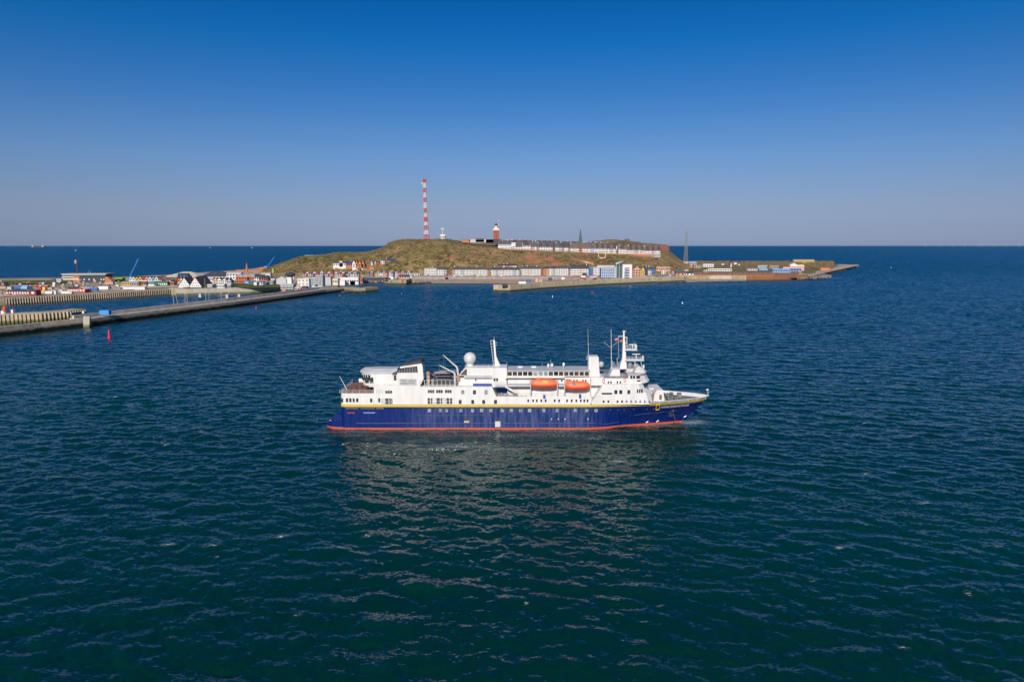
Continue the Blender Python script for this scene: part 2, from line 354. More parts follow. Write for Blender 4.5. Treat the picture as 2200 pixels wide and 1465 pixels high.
    for k in range(len(rings)-1):
        for i in range(n-1): dt.add([rings[k][i],rings[k][i+1],rings[k+1][i+1],rings[k+1][i]],[(0,1,2,3)],1 if i in (0,7) else 0)
    dt.add(rings[-1],[tuple(range(n))],0)
    part(dt,'duck_tail',[HBLUE,BOOT],smooth=True,sharp=35)
    rb=S()
    x0,z0=sp(765,909); x1,_=sp(1280,909)
    rb.box(x0,x1,YN-.16,YN+.1,z0-.09,z0+.09); 
    xa,za=sp(898,892); xb,_=sp(1043,892); rb.box(xa,xb,YN-.13,YN+.1,za-.07,za+.07)
    part(rb,'rubbing_strake',paint('strake_blue',(.07,.085,.22),.5,.2,.8))
    dw=S(); xw,zw=sp(712,906,4); dw.tube((xw,YC-6.2,2.3),(xw+2.4,YC-6.6,2.0),.08); part(dw,'tail_handrail',WHITE)
build_hull()

def blk(mb,u0,u1,vt,vb,d,dep,mi=0,symm=False):
    x0,_=sp(u0,(vt+vb)/2,d); x1,_=sp(u1,(vt+vb)/2,d); _,z0=sp(1100,vb,d); _,z1=sp(1100,vt,d)
    y0=YN+d; mb.box(x0,x1,y0,(2*YC-y0 if symm else y0+dep),z0,z1,mi); return x0,x1,z0,z1
def side_prism(mb,poly,d,dep=None,mi=0):
    pts=[sp(u,v,d) for u,v in poly]; y0=YN+d
    area=sum(pts[i][0]*pts[(i+1)%len(pts)][1]-pts[(i+1)%len(pts)][0]*pts[i][1] for i in range(len(pts)))
    if area<0: pts=pts[::-1]
    mb.prism_y(pts,y0,(2*YC-y0 if dep is None else y0+dep),mi)

# aft superstructure, round-cornered stern tier
def build_upper():
    # stern tier with rounded corners (deck 4)
    x1,_=sp(803,850); z0=7.45; z1=sp(760,845)[1]
    def plan(x0,inset,r,z):
        pts=[]
        for k in range(5): a=math.pi/2*k/4; pts.append((x0+r-r*math.cos(a)*1, YN+inset+r-r*math.sin(a),z))
        near=pts; far=[(x,2*YC-y,z) for x,y,_ in pts[::-1]]
        return near+[(x1,YN+inset,z),(x1,2*YC-YN-inset,z)]+far
    mb=S(); mb.loft([plan(STERN,0,1.6,z0),plan(STERN+.1,0,1.6,z1)]); part(mb,'stern_superstructure',WHITE)
    tk=S(); pl=plan(STERN+.3,.25,1.5,z1+.03); tk.loft([pl,[(x,y,z+.05) for x,y,z in pl]]); part(tk,'teak_deck',TEAK)
    up=S()
    side_prism(up,[(803,869),(803,831),(1057,831),(1060,838),(1066,851),(1066,869)],0)
    part(up,'side_superstructure',WHITE)
    lo=S(); side_prism(lo,[(1066,869),(1066,851.5),(1271,851.5),(1271,869)],0,.25)
    part(lo,'boat_deck_plating',WHITE); lo=S(); lo.box(sp(1066,860)[0],sp(1271,860)[0],2*YC-YN-.25,2*YC-YN,7.45,sp(1100,851.5)[1])
    part(lo,'boat_deck_plating',WHITE)
    dk=S(); zz=sp(1100,851.5)[1]-1.0; dk.box(sp(1066,860)[0],sp(1290,860)[0],YN+.25,2*YC-YN-.25,zz-.2,zz); part(dk,'boat_deck',LGREY)
    f=S()
    # forward block: near side follows the hull, fore end chamfered
    _,zb=sp(1300,869); _,zt=sp(1300,825.5); _,zsh=sp(1385,843.6)
    xa=sp(1268,872)[0]; xb=sp(1296,826)[0]
    def ring(z,xl,xr,cham):
        h=[]; n=8
        for k in range(n): x=lerp(xl,xr-cham,k/(n-1)); h.append((x,YC-min(HB,hb_at(x,8.2)),z))
        xe=xr; he=max(.5,min(HB,hb_at(xr-cham,8.2))-cham*1.25)
        h.append((xe,YC-he,z)); h.append((xe+.5,YC,z)); h.append((xe,YC+he,z))
        h+= [(x,2*YC-y,zz_) for x,y,zz_ in h[:n][::-1]]
        return h
    f.loft([ring(zb,xa,40.6,1.2),ring(zsh,lerp(xa,xb,(zsh-zb)/(zt-zb)),40.0,1.6)]); part(f,'fore_superstructure',WHITE)
    f=S(); f.loft([ring(zsh,lerp(xa,xb,(zsh-zb)/(zt-zb)),38.6,1.6),ring(zt,xb,37.6,1.6)]); part(f,'fore_deckhouse',WHITE)
    # bridge: narrow at the sides, raked and faceted front
    b=S(); _,z2=sp(1365,806,1.0); x0=sp(1350,815,1)[0]; x1=sp(1377,815,1)[0]
    def br(z,xf,w,x00): return [(x00,YC-w,z),(xf-1.6,YC-w,z),(xf+.5,YC-w+2.2,z),(xf+1.5,YC-w+5,z),(xf+1.5,YC+w-5,z),(xf+.5,YC+w-2.2,z),(xf-1.6,YC+w,z),(x00,YC+w,z)]
    b.loft([br(zt,38.9,7.2,x0),br(lerp(zt,z2,.4),38.2,7.2,x0),br(z2,37.6,7.2,x0)]); part(b,'bridge',WHITE)
    br_=S(); rr=br(z2,38.0,7.45,x0-.2); br_.loft([rr,[(x,y,z+.3) for x,y,z in rr]]); part(br_,'bridge_roof',LGREY)
    fr=S()   # front windows of the bridge on its facets
    zc=lerp(zt,z2,.72)
    for y0,y1,xx0,xx1 in ((YC-6.6,YC-5.3,36.7,37.9),(YC-4.7,YC-3.0,38.25,38.7)):
        fr.add([(xx0,y0,zc-.5),(xx1,y1,zc-.5),(xx1,y1,zc+.5),(xx0,y0,zc+.5)],[(0,1,2,3)])
    return zt,z2
ZT,ZBR=build_upper()

mb=S()   # deckhouse running from the pool deck to the bridge
blk(mb,985,1058,812,831.5,2.6,0,symm=True); blk(mb,1090,1300,808.5,852,3.0,0,symm=True); part(mb,'long_deckhouse',WHITE)
mb=S(); blk(mb,997,1060,806.5,812,1.8,6); part(mb,'pool_canopy',LGREY)
mb=S()
side_prism(mb,[(986,807),(1000,790),(1064,790),(1064,807)],2.2,3.6); part(mb,'observation_lounge',WHITE)
mb=S(); side_prism(mb,[(988.5,805.5),(1000,793),(1003,793),(1003,805.5)],2.12,.06); part(mb,'window',paint('bronze_glass',(.12,.075,.04),.2,.2,1))
mb=S(); side_prism(mb,[(1058,832),(1058,790.5),(1089,790.5),(1089,832)],1.2,6); part(mb,'stair_tower',WHITE)
mb=S(); blk(mb,1089,1267,797,808.5,2.2,6.6); part(mb,'gallery',WHITE)
mb=S(); blk(mb,1088,1268,795.6,797.2,1.9,7.2); part(mb,'gallery_roof',LGREY)
mb=S(); blk(mb,1058,1213,808.5,812,1.6,1.0); part(mb,'gallery_eave',WHITE)
mb=S(); blk(mb,1200,1214,826.5,830.5,.8,2.3); part(mb,'promenade_walkway',LGREY); mb=S(); blk(mb,1064,1140,826.5,830.5,.8,2.3); part(mb,'promenade_walkway',LGREY)
mb=S(); blk(mb,1270,1297,811,828,1.0,5.5); part(mb,'liferaft_platform',WHITE)
mb=S(); blk(mb,1297,1350,812,826,1.6,0,symm=True); part(mb,'chart_house',WHITE)
mb=S(); blk(mb,1296,1350,810.5,812,1.4,13); part(mb,'monkey_island_deck',MGREY)
mb=S(); side_prism(mb,[(1310,808.5),(1315,794),(1331.5,794),(1332.5,808.5)],3,3.5); part(mb,'skylight_housing',WHITE)
mb=S(); side_prism(mb,[(1264.5,797),(1264.5,766.5),(1286,766.5),(1288.5,808.5),(1265,808.5)],3.0,3.5); part(mb,'vent_trunk',WHITE)

# stern lounge with curved glazed end
def lounge():
    x0=sp(771,812,1.5)[0]; x1=sp(853,812,1.5)[0]; zb=sp(800,829,1.5)[1]; zt=sp(800,802,1.5)[1]; w=HB-1.5
    def ring(z,xo,inset):
        pts=[(x1,YC-w+inset,z)]
        for k in range(7):
            a=math.pi/2*k/6; pts.append((x0+xo+3.2-3.2*math.sin(a),YC-w+inset+3.6-3.6*math.cos(a),z))
        return pts+[(x,y2,z) for x,y2 in [(x,min(2*YC-y,YN+8.2-inset+(y-(YC-w))*-.3)) for x,y,_ in pts[::-1]]]
    mb=S(); mb.loft([ring(zb,.5,0),ring(zt,0,0)]); part(mb,'stern_lounge',WHITE)
    rf=S(); rf.loft([ring(zt,-.25,-.25),ring(zt+.35,-.2,-.2),ring(zt+1.15,1.2,1.3)]); part(rf,'lounge_roof',LGREY)
    for k in range(0,5):
        a0=math.pi/2*(k+.15)/6; a1=math.pi/2*(k+.85)/6
        g=S(); za,zc=lerp(zb,zt,.42),lerp(zb,zt,.88)
        P=lambda a,z:(x0+.2-.06+3.2-3.2*math.sin(a),YC-w-.06+3.6-3.6*math.cos(a),z)
        g.loft([[P(a0,za),P(a1,za),P(a1,zc),P(a0,zc)],[(x+.12,y+.12,z) for x,y,z in (P(a0,za),P(a1,za),P(a1,zc),P(a0,zc))]]); part(g,'window',GLASS)
    rw=S(); blk(rw,792,856,829.5,831.3,.2,1.5); part(rw,'side_walkway',WHITE)
lounge()
# casing and the dark raked exhaust structure
mb=S(); side_prism(mb,[(853,832),(853,801.5),(897,800.5),(903,831),(903,832)],0.02,6); part(mb,'funnel_casing',WHITE)
mb=S(); side_prism(mb,[(841,803),(860,795),(897,785.5),(897.5,801),(853,802.2)],.5,4.5); part(mb,'funnel_louvres',DARK)
for k in range(7):
    lv=S();
    u=858+k*5.6; x,_=sp(u,795,.4); zl=sp(u,801,.4)[1]; zh=sp(u,lerp(794.5,786.5,k/6),.4)[1]; lv.box(x-.09,x+.09,YN+.34,YN+.5,zl,zh); part(lv,'louvre_fin',MGREY)
mb=S(); side_prism(mb,[(859,791.5),(859.5,787.7),(906,781),(906,785)],.3,4.8); part(mb,'funnel_band',WHITE)
mb=S(); side_prism(mb,[(859.5,787.6),(864,783.5),(905,773),(907,781)],.5,4.2); part(mb,'funnel_cap',DARK)
mb=S(); side_prism(mb,[(896.5,786),(907.5,784.6),(910,813),(904,826),(900,826)],.25,4.6); part(mb,'funnel_fin',WHITE)
mb=S(); blk(mb,858,895,813.5,828,-.03,.05); part(mb,'name_board',LGREY)
def text(body,size,loc,name,mat,rot=(math.pi/2,0,0),shear=0,parent=None,xs=1.0):
    cu=bpy.data.curves.new(name,'FONT'); cu.body=body; cu.size=size; cu.extrude=.02; cu.shear=shear; cu.offset=.015
    o=bpy.data.objects.new(name,cu); SC.collection.objects.link(o)
    dg=bpy.context.evaluated_depsgraph_get(); me=bpy.data.meshes.new_from_object(o.evaluated_get(dg)); bpy.data.objects.remove(o)
    ob=bpy.data.objects.new(name,me); SC.collection.objects.link(ob); me.materials.clear(); me.materials.append(mat)
    ob.rotation_euler=rot; ob.scale=(xs,1,1)
    if parent: ob.parent=parent; ob.location=Vector(loc)-parent.location
    else: ob.location=loc
    return ob
GREYT=paint('grey_lettering',(.16,.16,.17),.5,.05); WHT=paint('white_lettering',(.8,.8,.8),.5,.02)
x,z=sp(860.5,818.8); text('LINDBLAD',.62,(x,YN-.05,z),'lettering',GREYT,parent=ship,xs=.62)
x,z=sp(878,818.8); text('NATIONAL GEOGRAPHIC',.42,(x,YN-.05,z),'lettering',GREYT,parent=ship,xs=.42)
x,z=sp(860.5,824.6); text('EXPEDITIONS',.66,(x,YN-.05,z),'lettering',GREYT,parent=ship,xs=1.0)

# windows and openings -------------------------------------------------
def win(u0,u1,vt,vb,d=0,mat=GLASS,name='window',follow=False):
    x0=sp(u0,vt,d)[0]; x1=sp(u1,vt,d)[0]; z0=sp(u0,vb,d)[1]; z1=sp(u0,vt,d)[1]; y=YN+d
    mb=S()
    if follow:
        xm=(x0+x1)/2; e=.05
        y0=YC-min(HB,hb_at(x0,8.2)); y1=YC-min(HB,hb_at(x1,8.2)); Y=y0; a=Y-YN
        x0=sp(u0,vt,a)[0]; x1=sp(u1,vt,a)[0]; z0=sp(u0,vb,a)[1]; z1=sp(u0,vt,a)[1]; y=Y; 
        y1=YC-min(HB,hb_at(x1,8.2)); y0=YC-min(HB,hb_at(x0,8.2))
        mb.loft([[(x0,y0-e,z0),(x1,y1-e,z0),(x1,y1+.05,z0),(x0,y0+.05,z0)],[(x0,y0-e,z1),(x1,y1-e,z1),(x1,y1+.05,z1),(x0,y0+.05,z1)]])
    else: mb.box(x0,x1,y-.05,y+.05,z0,z1)
    return part(mb,name,mat)
for a,b in ((731.5,736.5),(743,748),(750.3,755),(757.5,762),(765,769.8)): win(a,b,855.5,863.5)
win(795,799.8,855.5,864); win(812.5,816.8,855.5,864)
for a in (985.5,1012.5,1036,1061.5): win(a,a+6.2,859,867.5)
for a,m in ((991,CURTAIN),(1016,GLASS),(1041,CURTAIN)): win(a,a+6.6,838,847,mat=m)
win(784,792,811,822,1.48); win(794,802,811,823,1.48)
win(846,851.5,806,817,1.45,name='door')
for g in ((828,843),):
    for k in range(3): win(g[0]+k*5,g[0]+k*5+4.4,839,845)
for g in (919,937,956):
    for k in range(3): win(g+k*4.9,g+k*4.9+4.2,837.5,844)
mb=S(); 
for k in range(7): x,_=sp(809+k*2,840); mb.box(x-.04,x+.04,YN-.05,YN+.02,sp(0,845,0)[1],sp(0,836,0)[1])
part(mb,'vent_grille',LGREY)
def recess(u0,u1,vt,vb,posts):
    """loggia: flat dark panel with white screens, posts and a hand rail"""
    mb=S(); x0,x1,z0,z1=blk(mb,u0,u1,vt,vb,-.04,.08); o=part(mb,'loggia',paint('loggia_shade',(.07,.07,.08),.7,.3,1.5))  # dark colour of the panel stands in for shade inside the recess
    s=S()
    for a,b in posts: xa=sp(a,860)[0]; xb=sp(b,860)[0]; s.box(xa,xb,YN-.10,YN-.02,z0,z1)
    s.box(x0,x1,YN-.12,YN-.03,z0+.42*(z1-z0),z0+.42*(z1-z0)+.07)
    part(s,'screen',WHITE2,o)
    r=S(); r.box(x0-.15,x1+.15,YN-.14,YN+.05,z1,z1+.12); r.box(x0-.15,x1+.15,YN-.12,YN+.05,z0-.1,z0); part(r,'frame',WHITE,o)
recess(819.5,843,855.5,868,((820,828),(835,836.5),(840,841)))
recess(918,971.5,854.8,867.5,((918,919),(924,926),(929,938),(945,947),(950,959.5),(965,967)))
ps=[(743,770),(775,805),(809,824)]
for a,b in ps:
    mb=S(); x0,x1,z0,z1=blk(mb,a,b,874.6,878.8,-.02,.05); o=part(mb,'mooring_port',DARK)
    r=S(); r.box(x0,x1,YN-.06,YN-.02,z0+.12,z0+.2); [r.box(x0+k*(x1-x0)/6-.03,x0+k*(x1-x0)/6+.03,YN-.06,YN-.02,z0,z1) for k in range(7)]; part(r,'rail',MGREY,o)
for u,wd in ((919,7),(942.5,6),(957,5),(986.5,7),(1012,6.5),(1031,7),(1051,7),(1075.5,7),(1095,6.6),(1115,7),(1134.5,6.8),(1165,6.4),(1194,6),(1213.5,5.5),(1233,6.4),(1257,7),(1277,7)):
    win(u,u+wd,878,885,-.0,mat=CURTAIN if random.random()<.75 else GLASS)
for u in (1133,1143.5,1151.5,1161,1170.5,1190,1199.5,1216.5,1226.5,1236.5,1246,1253.5,1260.5): win(u,u+3.6,857.8,863.6)
for u in (1066,1071.5): win(u-5.5,u-1.5,812.5,818.5,1.2)
win(1086.5,1088.5,813,817,1.2)
for k in range(16): 
    u=1090.5+k*11.05; win(u,u+9.2,798.6,806.8,2.2,mat=paint('gallery_glass',(.10,.075,.055),.15,.5,.6) if k not in (5,6,7) else CURTAIN)
for u in (1207,1226,1233,1239.5,1252.5,1258.5): win(u-1.6,u+1.6,815.8,820.2,3.0,name='porthole')
for u in (1307,1312.5,1326.5,1333): win(u-1.7,u+1.7,819,824,1.6,name='porthole')
for u0,u1 in ((1320,1326.5),(1330.5,1337),(1348,1354)): win(u0,u1,837.8,846.2,follow=True)
win(1293,1315,843.7,847.2)
for u0,u1 in ((1368.5,1371.5),(1373,1376),(1377.5,1381)): win(u0,u1,836,844,follow=True)
for u in (1297,1307,1326.7,1336.5,1346.3,1356,1366,1375.7,1385.3,1395): win(u-1.9,u+1.9,860,865,name='porthole',follow=True)
for u0,u1 in ((1354,1358.5),(1360,1364.5),(1367,1375)): win(u0,u1,807.2,813.4,1.0)
win(1368.5,1376,816.5,819.5,1.0)
for u in (1185,1199.5,1214,1263): win(u-.8,u+.8,898.8,901.5,mat=WHITE,name='hull_light')
mb=S(); blk(mb,997,1008,896.5,904,-.03,.06); part(mb,'side_hatch',DARK); mb=S(); blk(mb,997,1008,904.2,908,-.35,.4); part(mb,'hatch_sill',paint('buff_paint',(.45,.42,.33),.6,.1))
mb=S(); blk(mb,1063.5,1075,905.5,917,-.30,.32); part(mb,'pilot_door',WHITE2); mb=S(); blk(mb,1065,1074,901,905.3,-.03,.06); part(mb,'side_hatch',DARK)
for u in (1390,1412.5,1471.5):
    v=906.3 if u<1400 else (904.5 if u<1430 else 894.5)
    for dd in np.arange(0,9,.1):
        p=px(u,v,YN+dd)
        if YC-p.y<=hb_at(p.x,p.z): break
    mb=S(); mb.tube((p.x-.35,p.y-.12,p.z-.2),(p.x+.35,p.y-.12,p.z+.25),.16,n=5); part(mb,'thruster_mark',WHITE)
# anchor pocket, chain
def on_hull(u,v):
    for dd in np.arange(-.5,9,.05):
        p=px(u,v,YN+dd)
        if YC-p.y<=hb_at(p.x,p.z): return p
    return p
mb=S(); q=[on_hull(*a) for a in ((1436,895),(1445,895),(1446,885),(1437,885))]
mb.loft([[(p.x,p.y-.1,p.z) for p in q],[(p.x,p.y+.3,p.z) for p in q]]); part(mb,'anchor_pocket',paint('pocket_blue',(.05,.07,.2),.5,.1))
mb=S(); a=on_hull(1445,882); b=px(1454,915,195.5); a.y-=.15
for k in range(26):
    p=a.lerp(b,k/26); q=a.lerp(b,(k+.8)/26); mb.tube(p,q,.09,n=4)
part(mb,'anchor_chain',paint('rusty_chain',(.20,.09,.06),.7,.3,3))
mb=S(); mb.lathe((a.x,a.y-.02,a.z),[(.5,-.3),(.55,0),(.4,.3)],10); part(mb,'anchor',DARK)
for pl in (((1285,908.5),(1300,911),(1312,909),(1330,906.5)),((1362,891.5),(1385,889),(1420,885.5),(1455,881.5))):
    mb=S(); q=[on_hull(*a) for a in pl]
    for a_,b_ in zip(q[:-1],q[1:]): mb.tube((a_.x,a_.y-.03,a_.z),(b_.x,b_.y-.03,b_.z),.07,n=5)
    part(mb,'knuckle_line',paint('strake_blue',(.07,.085,.22)))
for k,u in enumerate((1312,1327,1341,1361,1390,1404)):
    a_=on_hull(u,880.5 if k<3 else 878.5); mb=S(); mb.lathe((a_.x,a_.y-.02,a_.z),[(.14,-.2),(.18,0),(.14,.2)],8); part(mb,'scupper',paint('pocket_blue',(.05,.07,.2)))
# name on the bow: letters laid along the flare
def bow_text():
    P0=on_hull(1419,876.6); P1=on_hull(1479.5,871.2)
    ang=math.atan2(P1.y-P0.y,P1.x-P0.x); tiltx=math.pi/2+R(-16)
    t=text('NATIONAL GEOGRAPHIC EXPLORER',.86,(P0.x,P0.y-.12,P0.z),'ship_name',WHT,shear=.25,parent=ship)
    w_=t.dimensions.x or 1; xs_=[v.co.x for v in t.data.vertices]; w_=max(xs_)
    L_=math.hypot(P1.x-P0.x,P1.y-P0.y); me=t.data
    # wrap each vertex on the hull surface
    for v in me.vertices:
        f=v.co.x/w_; x=P0.x+(P1.x-P0.x)*f; z=P0.z+ (P1.z-P0.z)*f + v.co.y*1.0
        y=YC-hb_at(x,z)-.07-v.co.z
        v.co=(x,y-YC,z)
    t.location=(0,0,0); t.rotation_euler=(0,0,0); t.scale=(1,1,1)
    fr=S(); 
    def bar(u0,v0,u1,v1):
        a_=on_hull(u0,v0); b_=on_hull(u1,v1); a_.y-=.08; b_.y-=.08; fr.tube(a_,b_,.17,n=4)
    bar(1408.6,880,1410.5,869.5); bar(1410.5,869.5,1417.3,869); bar(1417.3,869,1415.4,879.4); bar(1415.4,879.4,1408.6,880)
    part(fr,'yellow_frame_emblem',YELLOW)
bow_text()
for u0,n,mt in ((748,7,RED),(782,12,paint('pale_blue_lettering',(.25,.35,.6),.5,.05))):     # lettering too small to read in the photograph
    mb=S()
    for q in range(n):
        x,z=sp(u0+q*2.1,887); mb.box(x-.09,x+.09,YN-.05,YN+.02,z-.12,z+.2+.08*(q%3==0))
    part(mb,'small_marking',mt)

# rails
def rail(name,pts,h=1.05,step=1.6,bars=3,mat=WHITE,parent=None,r=.035):
    mb=S()
    for a,b in zip(pts[:-1],pts[1:]):
        a=Vector(a);b=Vector(b); n=max(1,int((b-a).length/step))
        for k in range(n+1): p=a.lerp(b,k/n); mb.tube(p,p+Vector((0,0,h)),r,n=4)
        for j in range(1,bars+1): mb.tube(a+Vector((0,0,h*j/bars)),b+Vector((0,0,h*j/bars)),r*.8,n=4)
    return part(mb,name,mat)
def rr(name,pl,d,h=1.05,**k): 
    pts=[]; 
    for u,v in pl: x,z=sp(u,v,d); pts.append((x,YN+d,z))
    return rail(name,pts,h,**k)
rr('railing',[(729.5,845),(801,845)],.15); 
zq=sp(760,845)[1]; rail('railing',[(STERN+.4,YN+1.5,zq),(STERN+.3,2*YC-YN-1.5,zq)]); 
mb=S(); mb.box(STERN+2,sp(772,840)[0],2*YC-YN-.4,2*YC-YN-.2,zq,zq+1.15); part(mb,'far_bulwark',WHITE)
rr('railing',[(794,829.5),(852,829.5)],.3)
rr('railing',[(903,831),(976,831)],.1,h=1.9,step=1.12,bars=1,r=.07)
rr('railing',[(1066,851.5),(1271,851.5)],.1,mat=LGREY)
rr('railing',[(1064,826.5),(1138,826.5)],.8); rr('railing',[(1270,811),(1297,811)],1.1); rr('railing',[(1297,810.5),(1350,810.5)],1.5)
rr('railing',[(1000,789.7),(1062,789.7)],2.6,h=.9)
rr('railing',[(1383,843.5),(1399,843.5)],.4)

# stern deck furniture and life-raft canisters
mb=S()
for k in range(9):
    x=STERN+2+k*1.0; y=YN+2+(k*2.7)%9; mb.box(x,x+.7,y,y+.7,zq+.05,zq+.8)
part(mb,'deck_furniture',paint('brown_furniture',(.16,.07,.05),.7,.3))
for k in range(5):
    mb=S(); x,z=sp(1216+k*0,812,3); x=sp(1075+k*8,848,1.8)[0]; z=sp(0,848,1.8)[1]; mb.tube((x,YN+1.8,z),(x+.85,YN+1.8,z),.3,n=8); part(mb,'liferaft_canister',WHITE)
mb=S(); x0,z0=sp(982,817,2); mb.box(x0,x0+.8,YN+2,YN+3,z0-.2,z0+1.3); part(mb,'crane_cab',paint('ochre_paint',(.45,.2,.06),.6,.15))
mb=S()
for k in range(11): x,z=sp(1016+k*3.7,829,1.2); mb.box(x,x+.38,YN+1.0,YN+2.6,z-.35,z+.45)
part(mb,'sun_mattresses',BLUEP)
mb=S(); blk(mb,1020.5,1023.5,813,818.5,2.5,.3); part(mb,'fire_box',RED)
for u in (1167,1244):
    mb=S(); blk(mb,u,u+5,848.3 if u<1200 else 847.2,855.5,-.3,.35); part(mb,'blue_cover',BLUEP)
for a,b in ((1154,1157),(1178,1185),(1238,1240),(1251,1253)):
    mb=S(); blk(mb,a,b,869.3,872.8,-.03,.05); part(mb,'yellow_marking',YELLOW)
# radome on pedestal
mb=S(); c=px(1009.6,770,YN+5.5); mb.sphere(c,1.82,12); part(mb,'radome',WHITE2,smooth=True)
mb=S(); b=sp(1009,807,5.5)[1]; mb.lathe((c.x,c.y,0),[(.95,b),(.95,c.z-1.65),(1.15,c.z-1.5),(.9,c.z-1.2)],16); part(mb,'radome_pedestal',WHITE)
# aft mast
mb=S(); side_prism(mb,[(1059.6,731),(1063,731),(1066,765),(1070,775),(1077.5,790.5),(1063.8,790.5)],5,1.1); part(mb,'aft_mast',WHITE)
mb=S()
A=px(1054,732,YN+5.2); B=px(1060,782,YN+5.2); C=px(1060,732,YN+5.2); D=px(1063,782,YN+5.2)
mb.tube(A,B,.10,n=5)
for k in range(9): mb.tube(A.lerp(B,k/8),C.lerp(D,k/8),.07,n=4)
mb.tube(A,C,.1,n=5); mb.tube(px(1061.5,731,YN+5.4),px(1061.5,723,YN+5.4),.06,n=4)
for v in (736,742): mb.tube(px(1062,v,YN+5.4),px(1067.5,v,YN+5.4),.1,n=5)
part(mb,'mast_ladder',LGREY)
# cranes on the pool deck
def crane(b0,b1,tip,d):
    mb=S(); P=[px(*b0,YN+d),px(*b1,YN+d),px(*tip,YN+d)]; mb.tube(P[0],P[1],.3,.28,n=8); mb.tube(P[1],P[2],.26,.13,n=6); o=part(mb,'deck_crane',WHITE2)
    h=S(); h.tube(P[2],P[2]-Vector((0,0,3.2)),.03,n=4); h.box(P[2].x-.2,P[2].x+.2,P[2].y-.2,P[2].y+.2,P[2].z-.2,P[2].z+.2); part(h,'hoist',MGREY,o)
crane((978,833),(977,801.5),(944,784.5),1.2); crane((985,810),(982,789),(953,763.5),3.5)
# equipment behind the rail
mb=S()
for k in range(10):
    x,z=sp(905+random.random()*20,830,3); 
    w_=random.uniform(.5,1.3); mb.box(x,x+w_,YN+2.5+random.random()*5,YN+8,z-.2,z+random.uniform(.6,1.9))
part(mb,'deck_lockers',MGREY)
mb=S(); x,z=sp(920,802,3); mb.sphere((x,YN+3,z),.62,8); mb.box(x-.4,x+.4,YN+2.7,YN+3.4,z-3.6,z-.4); part(mb,'water_cannon_post',paint('tan_cover',(.4,.27,.16),.7,.2),smooth=False)
mb=S(); blk(mb,931,977,818.5,831,3.5,5); part(mb,'boat_cradle',DARK)
mb=S(); x,z=sp(1085,830,.7); mb.tube((x,YN+.7,z),(sp(1110,843,.2)[0],YN+.2,sp(0,843,.2)[1]),.28,n=4); part(mb,'gangway',WHITE)
# boat-deck clutter
mb=S()
for k in range(14):
    x=sp(1070+k*4.4,848,2)[0]; mb.box(x,x+random.uniform(.3,.9),YN+1.2,YN+2.0,zz0:=sp(0,851.5)[1]-1.0,zz0+random.uniform(.6,1.7))
part(mb,'boat_deck_gear',paint('pinkish_gear',(.35,.28,.26),.7,.3,2))

# roof fittings on the gallery
for u,h in ((1117,1.1),(1146,1.1)):
    mb=S(); x,z=sp(u,796,6); mb.box(x-.35,x+.35,YN+6,YN+6.8,z,z+.9); mb.box(x-.6,x+.8,YN+5.9,YN+6.9,z+.9,z+1.25); part(mb,'roof_vent',WHITE)
for u,vt in ((1089,778),(1165,780),(1183,771),(1263.3,706.5)):
    mb=S(); p=px(u,vt,YN+6); q=px(u,797,YN+6); 
    if u>1260: q=px(1265,797,YN+6); p=px(1263,706.5,YN+6)
    mb.tube(q,p,.10 if u>1260 else .05,.03,n=5); part(mb,'whip_antenna',WHITE2)
for u,v in ((1178,784.5),(1186,783.5),(1211,782)):
    mb=S(); p=px(u,v,YN+6); mb.lathe((p.x,p.y,p.z),[(.1,-1.9),(.1,-.6),(.32,-.5),(.38,0),(.25,.35),(.02,.45)],10); part(mb,'satellite_dome',WHITE)
mb=S(); p=px(1262,768,YN+4); 
for v in (767,771): mb.tube(px(1259,v,YN+4),px(1266,v,YN+4),.1,n=5)
part(mb,'antenna_bracket',LGREY)
mb=S(); p=px(1291.5,782,YN+3.2); mb.lathe((p.x,p.y,p.z),[(.1,-1),(.55,-.7),(.8,0),(.6,.6),(.1,.75)],12); part(mb,'satellite_dome',LGREY)
# main mast with platforms
mb=S(); side_prism(mb,[(1338.8,722),(1342.2,722),(1345,765),(1346.5,793),(1330.5,793),(1337,770)],5.5,1.3); 
mb.box(*[sp(u,720,5.6)[0] for u in (1339.2,1342)],YN+5.8,YN+6.5,sp(0,722,5.6)[1],sp(0,711,5.6)[1]); part(mb,'main_mast',WHITE)
def plat(u0,u1,v,rv):
    mb=S(); x0,x1,z0,z1=blk(mb,u0,u1,v,v+2,4.8,2.8); o=part(mb,'mast_platform',WHITE)
    r=S()
    for a,b in (((x0,YN+4.8,z1),(x1,YN+4.8,z1)),((x1,YN+4.8,z1),(x1,YN+7.6,z1))):
        a=Vector(a);b=Vector(b)
        for k in range(6): p=a.lerp(b,k/5); r.tube(p,p+Vector((0,0,1.0)),.04,n=4)
        for h in (.33,.66,1.0): r.tube(a+Vector((0,0,h)),b+Vector((0,0,h)),.035,n=4)
    part(r,'railing',WHITE,o)
    q=S(); p=px((u0+u1)/2+3,rv,YN+6); q.tube((p.x,p.y,z1),(p.x,p.y,p.z),.12,n=6); q.box(p.x-1.15,p.x+1.15,p.y-.15,p.y+.15,p.z,p.z+.22); part(q,'radar_scanner',WHITE)
plat(1343,1369,751,741); plat(1343.5,1384,773.3,761.5)
mb=S()
for z_,a,b in ((711.5,1337.2,1344.8),(722.5,1328,1340),(725,1342,1348)): mb.tube(px(a,z_,YN+6),px(b,z_,YN+6),.11,n=5)
mb.tube(px(1328.5,722,YN+6),px(1329.5,770,YN+6),.04,n=4); mb.tube(px(1346.8,724,YN+6),px(1347,745,YN+6),.10,n=5); mb.tube(px(1343,736,YN+6),px(1347,736,YN+6),.1,n=5)
part(mb,'yardarm',WHITE)
